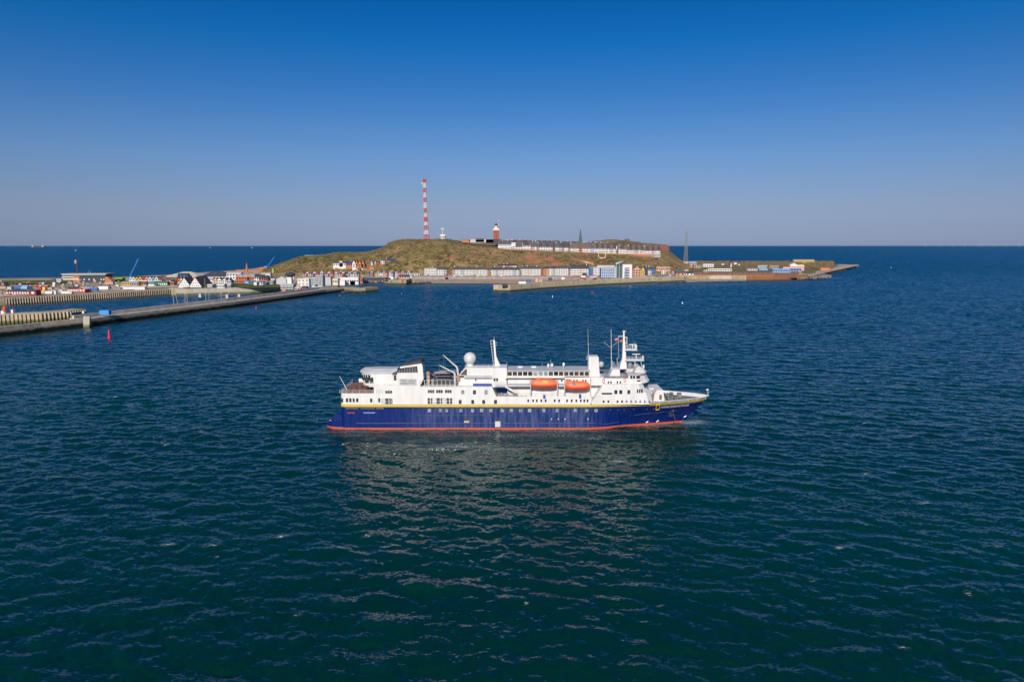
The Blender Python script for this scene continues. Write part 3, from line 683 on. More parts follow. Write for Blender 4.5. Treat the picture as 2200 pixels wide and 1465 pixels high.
for (u,v,r) in ((1366.5,745,.42),(1381,768,.3),(1382.5,787,.3)):
    mb=S(); p=px(u,v,YN+5.5); mb.lathe((p.x,p.y,p.z),[(.08,-1),(r,-.35),(r,.3),(.05,.5)],10); part(mb,'navigation_light',WHITE)
mb=S(); mb.tube(px(1364,776,YN+5),px(1364,806,YN+5),.09,n=5); mb.tube(px(1377,776,YN+5),px(1381,806,YN+5),.07,n=5); part(mb,'platform_stay',WHITE)
mb=S(); p=px(1353,784,YN+6); mb.lathe((p.x,p.y,p.z),[(.3,-1.4),(.8,-.9),(.85,0),(.5,.6),(.05,.8)],10); part(mb,'compass_housing',MGREY)
mb=S(); side_prism(mb,[(1363,801),(1367,790),(1374,786),(1385,797),(1386,802)],2,5); part(mb,'spray_hood',WHITE2)
mb=S(); side_prism(mb,[(1345,802),(1346,792),(1362,792),(1362,802)],5,4); part(mb,'mast_house',LGREY)
mb=S()
mb.tube(px(1313.5,793,YN+5),px(1313,708,YN+5),.13,.07,n=6); mb.tube(px(1313.5,748,YN+5),px(1297,735,YN+5),.05,n=4); mb.tube(px(1313.5,745,YN+5),px(1328,734,YN+5),.05,n=4); part(mb,'signal_pole',WHITE2)
mb=S()
for u,v in ((1316,775),(1319,778),(1326,768),(1329,779),(1323,783),(1332,776)): mb.tube(px(u,795,YN+4+(u%3)),px(u,v,YN+4+(u%3)),.08,n=4)
part(mb,'antenna_cluster',WHITE2)
mb=S()
for u in (1297.0,1342.5):
    p=px(u,818 if u<1300 else 816,YN+.9 if u<1300 else YN+1.5)
    n=14
    for k in range(n):
        a=2*math.pi*k/n; b=2*math.pi*(k+1)/n; mb.tube((p.x+.3*math.cos(a),p.y,p.z+.62*math.sin(a)),(p.x+.3*math.cos(b),p.y,p.z+.62*math.sin(b)),.1,n=4)
part(mb,'lifebuoys',RED)
# foredeck
mb=S(); side_prism(mb,[(1404,863),(1406,848),(1411,838),(1425,838),(1428,862)],2.2,8.5); part(mb,'forecastle_locker',WHITE)
mb=S(); blk(mb,1416.5,1422,848,858.5,2.15,.08); part(mb,'door',paint('door_brown',(.20,.10,.05),.6,.1))
mb=S(); blk(mb,1393,1412,833,838,6,5); part(mb,'breakwater',WHITE2)
mb=S(); side_prism(mb,[(1398,846),(1393,832),(1396,832),(1402,846)],3,2); part(mb,'bridge_stair',LGREY)
mb=S()
for k in range(16):
    x=44.0+random.random()*6.5; y=YC+random.uniform(-4,4)*(1-(x-44)/11); r=random.uniform(.25,.6)
    if k%2: mb.lathe((x,y,7.38),[(r,0),(r*.7,.2),(r*.6,.9),(r*.9,1.1)],8)
    else: mb.box(x,x+r*2,y,y+r*2,7.38,7.38+r*2.4)
for k in range(3): mb.tube((46+k,YC-3,8.1),(46+k,YC+3,8.1),.35,n=8)
part(mb,'mooring_winches',paint('winch_grey',(.20,.21,.18),.6,.3,1.5))
mb=S(); mb.tube((58.4,YC,8.2),px(1521,834.5,YC),.09,.06,n=6); q=px(1517.5,837,YC); mb.box(q.x,q.x+.6,YC-.05,YC+.05,q.z-.2,q.z+.2); part(mb,'jackstaff',WHITE)
mb=S(); mb.tube((sp(739.5,837,2)[0],YC-3,sp(0,845)[1]),px(729.5,808,YC-3),.11,.06,n=6); part(mb,'ensign_staff',WHITE)
# davits
mb=S()
for u in (1140,1197.5,1213,1268.5):
    for dd in (0,):
        a=px(u,851,YN+.4); b=px(u,822,YN+.2); c=px(u,816,YN+2.5); mb.tube(a,b,.13,n=5); mb.tube(b,c,.13,n=5); mb.tube(px(u,872,YN-.12),px(u,852,YN-.12),.06,n=4)
part(mb,'davits',WHITE2)

# lifeboats: things of their own, hanging from the davits
def lifeboat(u0,u1,vt,vk,label,cabin):
    x0=sp(u0,825,-.3)[0]; x1=sp(u1,825,-.3)[0]; zk=sp(0,vk,-.3)[1]; zt=sp(0,vt,-.3)[1]; L_=x1-x0; yc=YN+1.1; w=1.42
    root=empty('lifeboat',((x0+x1)/2,yc,zk),label,'lifeboat','lifeboats hanging along the side of the ship')
    zg=lerp(zk,zt,.44)
    T=[0,.03,.1,.2,.35,.5,.65,.8,.9,.97,1]; W=[.05,.42,.72,.9,1,1,1,.92,.74,.42,.05]
    K=[.55,.3,.12,.03,0,0,0,.03,.12,.3,.6]; G=[.30,.22,.12,.05,0,0,0,.05,.12,.24,.34]
    hull=MB(root.location); rings=[]
    for t,w_,k,g in zip(T,W,K,G):
        x=x0+t*L_; a=lerp(zk,zg,k); b=zg+g
        rings.append([(x,yc,a),(x,yc-w*w_*.55,lerp(a,b,.18)),(x,yc-w*w_*.93,lerp(a,b,.6)),(x,yc-w*w_,b),(x,yc,b+.03),(x,yc+w*w_,b),(x,yc+w*w_*.93,lerp(a,b,.6)),(x,yc+w*w_*.55,lerp(a,b,.18))])
    hull.loft(rings); h=hull.build('boat_hull',ORANGE,root,True,50)
    can=MB(root.location); rings=[]
    hh=zt-zg
    C=[.02,.45,.72,.86,.9,.92,.9,.86,.7,.4,.02]
    for t,w_,c,g in zip(T,W,C,G):
        x=x0+.12+t*(L_-.24); b=zg+g+.02; n=7; ww=w*w_*.9; hh_=hh*c-g*.8
        rings.append([(x,yc-ww*math.cos(math.pi*i/(n-1)),b+max(.03,hh_)*math.sin(math.pi*i/(n-1))**.6) for i in range(n)])
    can.loft(rings); can.build('canopy',ORANGE2,root,True,40)
    fe=MB(root.location)
    for k in range(len(T)-1):
        for s_ in (-1,1): fe.tube((x0+T[k]*L_,yc+s_*w*W[k],zg+G[k]),(x0+T[k+1]*L_,yc+s_*w*W[k+1],zg+G[k+1]),.09,n=5)
    fe.build('fender',ORANGE,root)
    if cabin:
        cb=MB(root.location); cb.box(x0+.35,x0+1.7,yc-.7,yc+.7,zg+.3,zt+.25); cb.build('cabin',ORANGE2,root)
        for k in range(2): wn=MB(root.location); wn.box(x0+2.0+k*.55,x0+2.4+k*.55,yc-w*.92,yc-w*.7,zg+.35,zg+1.2); wn.build('window',CURTAIN,root)
    else:
        hc=MB(root.location); hc.box(x0+L_*.42,x0+L_*.62,yc-w*.98,yc-w*.5,zg+.35,zt-.35); hc.build('hatch',paint('hatch_yellow',(.85,.42,.10),.5,.1),root)
        cb=MB(root.location); cb.box(x0+L_*.25,x0+L_*.36,yc-.5,yc+.5,zt-.25,zt+.22); cb.build('conning_hatch',ORANGE2,root)
    pr=MB(root.location); pr.box(x0+.1,x0+.9,yc-.08,yc+.08,zk-.05,zk+.5); pr.build('skeg',DARK,root)
lifeboat(1138,1200.5,815,836,'orange enclosed lifeboat with a yellow hatch, the one nearer the stern',False)
lifeboat(1214,1269.5,819.5,840.5,'orange enclosed lifeboat with a raised cabin at its left end, nearer the bow',True)
# inflatable boats stowed on the pool deck
def inflatable(u,v,d,label,col):
    p=px(u,v,YN+d); root=empty('inflatable_boat',p,label,'inflatable boat','inflatable boats stowed on the after deck')
    t=MB(p); L_=5.2; w=.85; P=[(-L_/2,-w),(L_*.28,-w),(L_/2,0),(L_*.28,w),(-L_/2,w)]
    for a,b in zip(P[:-1],P[1:]): t.tube((p.x+a[0],p.y+a[1],p.z+.35),(p.x+b[0],p.y+b[1],p.z+.35+(.2 if b[0]>2.5 or a[0]>2.5 else 0)),.27,n=8)
    t.build('tube',col,root,True,50)
    f=MB(p); f.box(p.x-L_/2,p.x+L_*.3,p.y-w,p.y+w,p.z+.15,p.z+.25); f.build('floor',MGREY,root)
    m=MB(p); m.box(p.x-L_/2-.35,p.x-L_/2,p.y-.2,p.y+.2,p.z+.2,p.z+1.1); m.build('outboard_motor',DARK,root)
RUB=paint('dark_rubber',(.06,.06,.07),.5,.2); RUBG=paint('grey_rubber',(.20,.20,.21),.5,.15)
for u,v,d,l,c in ((953,803,3.2,'light grey inflatable boat on top of the stack under the crane',RUBG),(958,809.5,3.4,'dark inflatable boat second from the top of the stack under the crane',RUB),
                  (956,816,3.2,'dark inflatable boat at the bottom of the near stack under the crane',RUB),(945,808,6.6,'dark inflatable boat on the farther stack behind the crane arm',RUB),(962,801,7,'grey inflatable boat highest on the farther stack behind the crane arm',RUBG)):
    inflatable(u,v,d,l,c)
def flag(u0,u1,vt,vb,cols,label):
    root=empty('flag',px(u1,(vt+vb)/2,YN+6.2),label,'flag'); p0=px(u0,vt,YN+6.2); p1=px(u1,vb,YN+6.2); n=6
    for j,c in enumerate(cols):
        mb=MB(root.location); za,zb=lerp(p0.z,p1.z,j/len(cols)),lerp(p0.z,p1.z,(j+1)/len(cols)); r=[]
        for k in range(n+1):
            x=lerp(p0.x,p1.x,k/n); y=YN+6.2+.12*math.sin(k*1.4); dz=-.1*math.sin(k*.9)
            r.append([(x,y-.02,za+dz),(x,y+.02,za+dz),(x,y+.02,zb+dz),(x,y-.02,zb+dz)])
        mb.loft(r); mb.build('stripe',c,root)
flag(1331.5,1339,728,733,[paint('flag_black',(.02,.02,.02),.8,.1),RED,paint('flag_gold',(.75,.45,.03),.8,.1)],'black, red and gold striped flag flying beside the main mast')
flag(1321,1328,726.5,731.5,[RED,paint('flag_pale',(.7,.5,.55),.8,.1),RED],'red flag with a pale middle flying aft of the striped flag')
# ------------------------------------------------------------------ the island: ground, hill, beach, harbour walls
def noise2(x,y,seed=0):
    def h(i,j): n=np.sin(i*127.1+j*311.7+seed*74.7)*43758.5453; return n-np.floor(n)
    i=np.floor(x);j=np.floor(y);fx=x-i;fy=y-j;fx=fx*fx*(3-2*fx);fy=fy*fy*(3-2*fy)
    return h(i,j)*(1-fx)*(1-fy)+h(i+1,j)*fx*(1-fy)+h(i,j+1)*(1-fx)*fy+h(i+1,j+1)*fx*fy
def fbm(x,y,sc,o=4,seed=0): return sum(noise2(x/sc*2**k,y/sc*2**k,seed+k)/2**k for k in range(o))/ (2-2**(1-o)) -.5
def grid_mesh(name,P,mat,attrs={},kind='structure',mask=None):
    nr,nc,_=P.shape; idx=np.arange(nr*nc).reshape(nr,nc); q=np.stack([idx[:-1,:-1],idx[:-1,1:],idx[1:,1:],idx[1:,:-1]],-1).reshape(-1,4)
    me=bpy.data.meshes.new(name); me.from_pydata(P.reshape(-1,3).tolist(),[],q.tolist()); me.materials.append(mat)
    me.polygons.foreach_set('use_smooth',np.ones(len(q),bool))
    for k,v in attrs.items(): a=me.attributes.new(k,'FLOAT','POINT'); a.data.foreach_set('value',v.ravel().astype(np.float32))
    me.update(); o=bpy.data.objects.new(name,me); SC.collection.objects.link(o); o['kind']=kind; return o
def ground_mat(name,cols,scales,attr=None,acol=None,rough=.9):
    """mottled ground: three tones mixed by noise at different scales, optional painted attribute for bare earth"""
    m=bpy.data.materials.new(name); m.use_nodes=True; N,L=nodes(m); b=N['Principled BSDF']; b.inputs['Roughness'].default_value=rough; b.inputs['Specular IOR Level'].default_value=.2
    tc=N.new('ShaderNodeTexCoord'); cur=None
    for k,(c,sc) in enumerate(zip(cols,[None]+list(scales))):
        if k==0: cur=c; continue
        n=N.new('ShaderNodeTexNoise'); n.inputs['Scale'].default_value=sc; n.inputs['Detail'].default_value=7; n.inputs['Roughness'].default_value=.62; 
        mp=N.new('ShaderNodeMapping'); mp.inputs['Location'].default_value=(k*13.1,k*7.7,k*3.3); L.new(tc.outputs['Object'],mp.inputs[0]); L.new(mp.outputs[0],n.inputs[0])
        r=N.new('ShaderNodeMapRange'); r.inputs[1].default_value=.45; r.inputs[2].default_value=.57; L.new(n.outputs[0],r.inputs[0])
        mx=N.new('ShaderNodeMix'); mx.data_type='RGBA'; L.new(r.outputs[0],mx.inputs[0])
        if isinstance(cur,tuple): mx.inputs[6].default_value=(*cur,1)
        else: L.new(cur,mx.inputs[6])
        mx.inputs[7].default_value=(*c,1); cur=mx.outputs[2]
    if attr:
        a=N.new('ShaderNodeAttribute'); a.attribute_name=attr; n=N.new('ShaderNodeTexNoise'); n.inputs['Scale'].default_value=.09; n.inputs['Detail'].default_value=6; L.new(tc.outputs['Object'],n.inputs[0])
        ad=N.new('ShaderNodeMath'); ad.operation='MULTIPLY_ADD'; L.new(n.outputs[0],ad.inputs[0]); ad.inputs[1].default_value=2.2; ad.inputs[2].default_value=-1.3
        a2=N.new('ShaderNodeMath'); a2.operation='ADD'; L.new(a.outputs['Fac'],a2.inputs[0]); L.new(ad.outputs[0],a2.inputs[1])
        r=N.new('ShaderNodeMapRange'); r.inputs[1].default_value=.35; r.inputs[2].default_value=.6; L.new(a2.outputs[0],r.inputs[0])
        mx=N.new('ShaderNodeMix'); mx.data_type='RGBA'; L.new(r.outputs[0],mx.inputs[0]); L.new(cur,mx.inputs[6]); mx.inputs[7].default_value=(*acol,1); cur=mx.outputs[2]
    L.new(cur,b.inputs['Base Color']); return m
# lowland plateau around the harbour and the town
FRONT=[(-400,700,0),(-150,668,0),(0,656.5,0),(250,641,0),(365,633,0),(400,634,0),(600,627,0),(700,620,0),(745,613,0),(790,608,0),(832,603,0),(880,602,0),(900,600,2.5),(1060,600,2.5),(1200,600,2.5),(1290,603.5,2.5),(1300,608,0),(1400,604,0),(1460,600.6,1.2),(1500,599.7,1.2),(1603,599.6,1.2),(1604,600.5,1),(1700,600.5,0),(1735,599,0),(1770,591.5,0),(1800,583,0),(1846,572.5,0)]
BACK=[(-400,599,4),(0,598.5,4),(130,597,4),(250,595.5,4),(360,591,4),(480,583,4),(540,578,4),(600,572,4),(1400,566,5),(1480,562.5,6),(1600,563.3,7),(1700,562.5,7),(1780,566,5),(1846,569.5,3)]
def lowland():
    us=np.arange(-400,1847,4.0); rows=26; P=np.zeros((rows+3,len(us),3)); far=np.zeros((rows+3,len(us)))
    fy=[pz(*a).y for a in FRONT]; by=[pz(*a).y for a in BACK]
    ztab=[(-400,6.1),(600,6.2),(740,6.3),(1280,6.2),(1480,6.6),(1700,6.6),(1735,6.0),(1765,4.4),(1846,3.3)]
    for i,u in enumerate(us):
        Yf=float(np.interp(u,[a[0] for a in FRONT],fy)); Yb=float(np.interp(u,[a[0] for a in BACK],by)); z=interp(ztab,u)
        zr=interp([(1440,z),(1490,10.2),(1715,10.0),(1735,z)],u) if 1440<u<1735 else z
        a,_=ray(u,590)
        for k in range(rows+3):
            if k==0: Y,zz=Yf-.5,-3
            elif k==1: Y,zz=Yf,z
            elif k==rows+2: Y,zz=Yb+12,-2
            else:
                t=(k-1)/(rows); Y=lerp(Yf,Yb,t**1.25); 
                zz=lerp(z,interp([(-400,4),(1400,5),(1600,7),(1846,3)],u),t)
                if zr>z: zz=z if Y<Yf+42 else lerp(zr,7,max(0,t-.3))
                if k>2: zz+= .5*fbm(np.array(a*Y),np.array(Y),30,3,5)
            P[k,i]=(a*Y,Y,zz)
            far[k,i]=float(np.clip((u-1440)/40,0,1)*np.clip((Y-Yf-28)/25,0,1))*(1.1 if u<1800 else 0)
    m=ground_mat('lowland_ground',[(.30,.235,.14),(.38,.30,.21),(.19,.18,.065),(.44,.36,.27)],(.012,.03,.02),'heath',(.165,.130,.058))
    grid_mesh('lowland',P,m,{'heath':far})
lowland()
# the hill
HILL=[ # u: crest pixel row, crest depth, edge row, edge depth, mid row, mid depth, foot depth
(566,578,1190,579,1160,583,1140,1122),(585,571.3,1220,573,1190,580,1160,1122),(615,561.3,1240,564,1200,575,1165,1120),(640,552.5,1250,556,1205,573,1160,1118),(652,549,1250,553,1205,572,1160,1118),
(680,549,1260,553,1210,572,1160,1118),(700,547,1262,552,1212,571,1160,1118),(735,541.2,1270,549,1215,571,1160,1118),(765,542.3,1275,550,1215,572,1160,1118),(785,541.8,1280,549,1215,572,1160,1118),
(805,538,1285,545,1225,569,1160,1118),(825,530,1290,538,1230,565,1160,1118),(840,518.5,1300,528,1235,561,1160,1118),(860,514.6,1300,522,1240,558,1160,1118),(880,514,1300,520,1240,556,1160,1118),
(958,514,1300,520,1240,556,1160,1118),(972,516,1320,524,1240,557,1160,1118),(990,517,1400,529,1240,560,1160,1118),(1060,518,1480,533,1245,563,1160,1118),(1100,518.5,1500,537,1245,565,1160,1118),
(1180,519.5,1520,541,1245,567,1160,1118),(1240,520,1560,543.5,1248,568,1165,1120),(1280,517,1600,546,1250,569,1165,1120),(1300,515.2,1620,547,1250,569,1168,1120),(1325,514.5,1640,548,1250,569,1168,1120),
(1350,517,1640,549,1252,569,1168,1122),(1375,519.3,1620,550,1255,569,1170,1124),(1400,523,1600,550.5,1258,569,1170,1126),(1425,525.6,1560,551,1262,569,1172,1130),(1436.5,526.6,1520,551.5,1268,569,1176,1134),
(1438.5,538,1520,552.5,1272,569,1180,1140),(1450,548,1500,557,1290,570,1200,1150),(1462,557,1480,563,1310,573,1220,1160),(1474,563.5,1460,568,1330,576,1240,1180),(1484,568,1400,572,1320,579,1250,1200)]
HA=np.array(HILL,float)
def hill_nodes(u):
    f=[np.interp(u,HA[:,0],HA[:,k]) for k in range(8)]
    c=px(u,f[1],f[2]); e=px(u,f[3],f[4]); m=px(u,f[5],f[6]); a=ray(u,545)[0]
    return [(f[7]-6,3.0),(f[7],7.5),(m.y,m.z),(e.y,e.z),((e.y*.55+c.y*.45),lerp(e.z,c.z,.40)),(c.y,c.z),(c.y+40,c.z-2 if f[1]<530 and u>835 else c.z*.8),(c.y+110,2.0)],a
def hill_z(x,Y):
    """height of the hill under a point"""
    u=1100+x/Y*1478; n,_=hill_nodes(u); return float(np.interp(Y,[p[0] for p in n],[p[1] for p in n]))
def hill():
    us=np.arange(566,1485,2.2); seg=[2,10,12,5,10,4,8]; cols=[];sc=[];gr=[]
    for u in us:
        n,a=hill_nodes(u); c=[]; 
        for (p,q),k in zip(zip(n[:-1],n[1:]),seg):
            for j in range(k): t=j/k; c.append((lerp(p[0],q[0],t),lerp(p[1],q[1],t)))
        c.append(n[-1]); cols.append([(ray(u,550)[0]*Y,Y,z) for Y,z in c])
    P=np.array(cols).transpose(1,0,2)
    # soften creases, then erode into gullies and hummocks
    Z=P[:,:,2].copy()
    for _ in range(1):
        Z[1:-1]=(Z[:-2]+2*Z[1:-1]+Z[2:])/4; Z[:,1:-1]=np.where((us[1:-1]>1428)&(us[1:-1]<1446),Z[:,1:-1],(Z[:,:-2]+2*Z[:,1:-1]+Z[:,2:])/4)
    nr=P.shape[0]; r=np.arange(nr)[:,None]
    slope=np.interp(r,[0,3,8,18,25,30,nr-1],[0,.2,1,1,.25,.2,.6])
    X,Y=P[:,:,0],P[:,:,1]
    Z+=slope*(13*fbm(X,Y*.35,34,5,1)+5*fbm(X,Y,9,4,9)); Z+=1.2*fbm(X,Y,5,3,3)*np.clip(slope*1.5,.3,1)
    # keep the skyline where it is
    P[:,:,2]=Z
    scar=np.zeros_like(Z)
    U=1100+X/Y*1478.5
    V=np.vectorize(lambda x,y,z: 732.5-1466.7*math.tan(math.atan2(z-H,math.hypot(y,0))+PITCH))(X,Y,Z)
    for (u,v,ru,rv,k) in ((1118,556,9,5,.8),(1140,553,16,7,.9),(1152,561,20,7,.75),(1180,558,14,5,1),(1200,566,16,4,.9),(1219,570,8,3,.7),(1135,562,10,6,.7),(970,555,6,7,1),(958,550,3,4,.8),(862,552,3,6,.7),(1428,532,10,7,1.3),(1260,561,24,4,.55),(1290,560,6,8,.5),(695,570,4,4,.7),(1462,556,9,6,.6),(1240,557,14,4,.5)):
        scar=np.maximum(scar,1.3*k*np.exp(-(((U-u)/ru/1.15)**2+((V-v)/rv/1.15)**2)))
    m=ground_mat('hill_scrub',[(.255,.160,.075),(.130,.118,.030),(.33,.20,.11),(.090,.074,.030),(.235,.165,.064)],(.011,.05,.018,.12),'scar',(.36,.135,.075))
    return grid_mesh('hill',P,m,{'scar':scar})
HILLOB=hill()
# dense low scrub over the hill and the flat land: uncountable
def scrub():
    mb=MB(); mats=[ground_mat('scrub_olive',[(.20,.145,.050),(.16,.12,.042)],(.4,)),ground_mat('scrub_brown',[(.20,.135,.07),(.15,.10,.05)],(.4,)),ground_mat('scrub_green',[(.12,.115,.028),(.10,.09,.028)],(.4,))]
    me=HILLOB.data; n=len(me.vertices); co=np.empty(n*3); me.vertices.foreach_get('co',co); co=co.reshape(-1,3)
    nr=52
    sc=np.empty(n); me.attributes['scar'].data.foreach_get('value',sc)
    ok=np.where((co[:,2]>9)&(sc<.35)&(co[:,1]<1330))[0]
    for i in RNG.choice(ok,3600):
        x,y,z=co[i]; x+=random.uniform(-2,2); y+=random.uniform(-3,3)
        u=1100+x/y*1478
        if u>1010 and y>1245 and y<1420: continue
        s=random.uniform(.9,2.6)*(1.2 if random.random()<.15 else 1); g=fbm(np.array(x),np.array(y),60,2,21)
        s*=.8; mb.blob((x,y,z-.1),(s*1.5,s*1.2,s*.5),0 if g<-.03 else (1 if g<.1 else 2))
    for k in range(2400):   # lowland east
        u=random.uniform(1470,1790); Y=random.uniform(1180 if u<1720 else 1330,1950); a=ray(u,570)[0]; s=random.uniform(1,3)
        mb.blob((a*Y,Y,8.5),(s*1.5,s,s*.6),random.choice((0,1,1)))
    for k in range(260):
        u=random.uniform(340,600); Y=random.uniform(850,1100); a=ray(u,590)[0]; s=random.uniform(.6,1.6); mb.blob((a*Y,Y,6),(s*1.5,s,s*.7),random.choice((0,1,2)))
    o=mb.build('scrub',mats); tag(o,kind='stuff')
scrub()
SAND=ground_mat('sand',[(.40,.27,.17),(.30,.20,.125),(.44,.31,.20)],(.03,.2))
def beach(pl,name='beach',zb=2.6):
    us=np.arange(pl[0][0],pl[-1][0]+.1,4.); P=np.zeros((6,len(us),3))
    for i,u in enumerate(us):
        vf=np.interp(u,[p[0] for p in pl],[p[1] for p in pl]); vb=np.interp(u,[p[0] for p in pl],[p[2] for p in pl]); a,b=pz(u,vf,0),pz(u,vb,zb)
        for k,(t,z) in enumerate(((-.15,-2),(0,0),(.3,.9),(.7,2.0),(1,2.7),(1.25,2.7))):
            Y=lerp(a.y,b.y,t); P[k,i]=(ray(u,600)[0]*Y,Y,z*zb/2.6+ .25*fbm(np.array(u*1.),np.array(Y),12,3,2))
    grid_mesh(name,P,SAND,{})
beach([(868,609.5,603.5),(900,608.3,600.5),(1000,608.3,600.2),(1100,609.5,600.2),(1200,609,600.3),(1298,607,602)])
beach([(1452,607,602.2),(1500,605.2,600.2),(1560,604,599.4),(1606,603,599.8)],'sand_strip',1.2)
# concrete and stone with a dark weed band near the water
def wallmat(name,col,col2,weed=2.4,green=(.055,.06,.025),vs=.35):
    m=bpy.data.materials.new(name); m.use_nodes=True; N,L=nodes(m); b=N['Principled BSDF']; b.inputs['Roughness'].default_value=.85; b.inputs['Specular IOR Level'].default_value=.25
    ge=N.new('ShaderNodeNewGeometry'); sx=N.new('ShaderNodeSeparateXYZ'); L.new(ge.outputs['Position'],sx.inputs[0])
    mp=N.new('ShaderNodeMapping'); mp.inputs['Scale'].default_value=(vs,vs,vs*.35); L.new(ge.outputs['Position'],mp.inputs[0])
    n=N.new('ShaderNodeTexNoise'); n.inputs['Scale'].default_value=1; n.inputs['Detail'].default_value=6; L.new(mp.outputs[0],n.inputs[0])
    mx=N.new('ShaderNodeMix'); mx.data_type='RGBA'; r=N.new('ShaderNodeMapRange'); r.inputs[1].default_value=.35; r.inputs[2].default_value=.65; L.new(n.outputs[0],r.inputs[0]); L.new(r.outputs[0],mx.inputs[0]); mx.inputs[6].default_value=(*col,1); mx.inputs[7].default_value=(*col2,1)
    ad=N.new('ShaderNodeMath'); ad.operation='MULTIPLY_ADD'; L.new(n.outputs[0],ad.inputs[0]); ad.inputs[1].default_value=3; L.new(sx.outputs[2],ad.inputs[2])
    w=N.new('ShaderNodeMapRange'); w.inputs[1].default_value=weed+2.6; w.inputs[2].default_value=weed+.9; L.new(ad.outputs[0],w.inputs[0])
    m2=N.new('ShaderNodeMix'); m2.data_type='RGBA'; L.new(w.outputs[0],m2.inputs[0]); L.new(mx.outputs[2],m2.inputs[6]); m2.inputs[7].default_value=(*green,1)
    L.new(m2.outputs[2],b.inputs['Base Color']); return m
CONC=wallmat('harbour_concrete',(.60,.49,.37),(.36,.29,.21),2.5,(.010,.011,.008))
CONCG=wallmat('quay_stone',(.36,.31,.22),(.24,.20,.14),2.2,(.05,.055,.02))
SHEET=wallmat('sheet_piling',(.42,.34,.25),(.24,.19,.13),.6,(.08,.065,.03),.5)
PALEP=wallmat('pale_piling',(.47,.38,.26),(.36,.28,.18),1.9,(.10,.095,.03))
DECKC=paint('quay_deck',(.44,.39,.33),.85,.15,.15)
PALE=wallmat('pale_concrete',(.44,.40,.32),(.34,.30,.23),1.5,(.12,.11,.06))
RUST=wallmat('rusty_piling',(.33,.11,.04),(.20,.09,.045),.6,(.10,.06,.03))
BRSTONE=wallmat('red_brown_wall',(.20,.10,.07),(.13,.07,.05),-5)
def offset(pts,d):
    out=[]
    for i,p in enumerate(pts):
        a=pts[max(0,i-1)]; b=pts[min(len(pts)-1,i+1)]; t=Vector((b.x-a.x,b.y-a.y,0)).normalized(); out.append(Vector((p.x-t.y*d,p.y+t.x*d,0)))
    return out
def wall_along(name,pl,prof,mat,label,cat,step=6,group=None,ribs=0,parts=None):
    """sweep a cross-section (offset inland, height) along a waterline given by picture bearings"""
    base=[pz(*a) for a in pl]; pts=[]
    for a,b in zip(base[:-1],base[1:]):
        n=max(1,int((b-a).length/step)); pts+= [a.lerp(b,k/n) for k in range(n)]
    pts.append(base[-1]); ofs={}
    hz=[]; 
    root=empty(name,(pts[0].x,pts[0].y,0),label,cat,group)
    def rings(pr):
        rs=[]
        for k,p in enumerate(pts):
            rs.append(None)
        out=[[ ] for _ in pts]
        for d,z in pr:
            o=offset([Vector((p.x,p.y,0)) for p in pts],d)
            for k,q in enumerate(o): out[k].append((q.x,q.y,z(k/(len(pts)-1)) if callable(z) else z))
        return out
    for nm,pr,mt in prof:
        mb=MB(root.location); mb.loft(rings(pr)); mb.build(nm,mt,root)
    if ribs:
        mb=MB(root.location); z_=prof[0][1][1][1]; L_=0; nx=0
        for a,b in zip(pts[:-1],pts[1:]):
            l=(b-a).length
            while nx<L_+l:
                p=a.lerp(b,(nx-L_)/l); mb.box(p.x-ribs*.35,p.x+ribs*.35,p.y-.5,p.y+.1,-2,z_-.4); nx+=ribs
            L_+=l
        o=mb.build('piles',mat,root); o['kind']='stuff'
    return root,pts
OUT=[(-120,741,0),(0,724,0),(90,713,0),(183,702.5,0),(240,694.5,0),(370,677.5,0),(505,660,0),(620,643.5,0),(700,631.5,0),(738,627,0)]
wall_along('harbour_breakwater',OUT[:4],[('sea_wall',[(0,-3),(0,5.7),(2.6,5.7),(2.6,-3)],CONC)],CONC,'narrow dark-footed concrete breakwater at the left edge in front of the ribbed mole','breakwater')
BW=OUT[3:]
wall_along('harbour_breakwater',BW,[('sea_wall',[(0,-3),(0,5.0),(1.2,5.0),(1.2,-3)],CONC),('quay_deck',[(1.2,3.3),(1.2,4.9),(10,4.9),(10,3.3)],DECKC),('parapet',[(8,4.95),(8,7.3),(9.6,7.3),(9.6,4.95)],paint('parapet_concrete',(.56,.49,.40),.8,.15,.2)),('inner_wall',[(10,-3),(10,5.6),(11.5,5.6),(11.5,-3)],CONC)],CONC,'long dark-footed concrete breakwater with a pale parapet running to the harbour mouth','breakwater')
p=pz(189,703,0); r_=empty('access_ramp',(p.x,p.y,0),'pale concrete buttress against the seaward face of the long breakwater','buttress'); mb=MB(r_.location); mb.prism_x([(p.y-2.2,-2),(p.y+.5,-2),(p.y+.5,7.2),(p.y-.6,7.2)],p.x-2,p.x+2); mb.build('buttress_body',PALE,r_)
wall_along('inner_mole',[(-140,703,0),(0,696.5,0),(90,692.5,0),(150,688,0),(186,683,0)],[('wall',[(0,-3),(0,6.6),(12,6.6),(12,-3)],PALEP)],PALEP,'pale ribbed inner mole behind the breakwater at the left edge','mole',ribs=2.3)
wall_along('sheet_pile_quay',[(-200,673.5,0),(0,656.8,0),(250,641.4,0),(365,633.2,0)],[('wall',[(0,-3),(0,6.3),(1.2,6.3),(1.2,-3)],SHEET)],SHEET,'brown sheet-pile quay wall along the harbour basin below the sheds','quay',ribs=2.1)
wall_along('curved_quay',[(362,632.6,0),(400,634.3,0),(470,632,0),(540,630,0),(600,627.3,0)],[('wall',[(0,-3),(0,6.6),(6,6.6),(6,-3)],PALE)],PALE,'pale curved quay below the green lawn beyond the marina','quay')
wall_along('stone_jetty',[(732,626,0),(760,629,0),(785,628.8,0),(813,626,0)],[('wall',[(0,-3),(0,5.2),(14,5.2),(14,-3)],CONCG)],CONCG,'low stone arm with a pale block at the tip of the breakwater','pier')
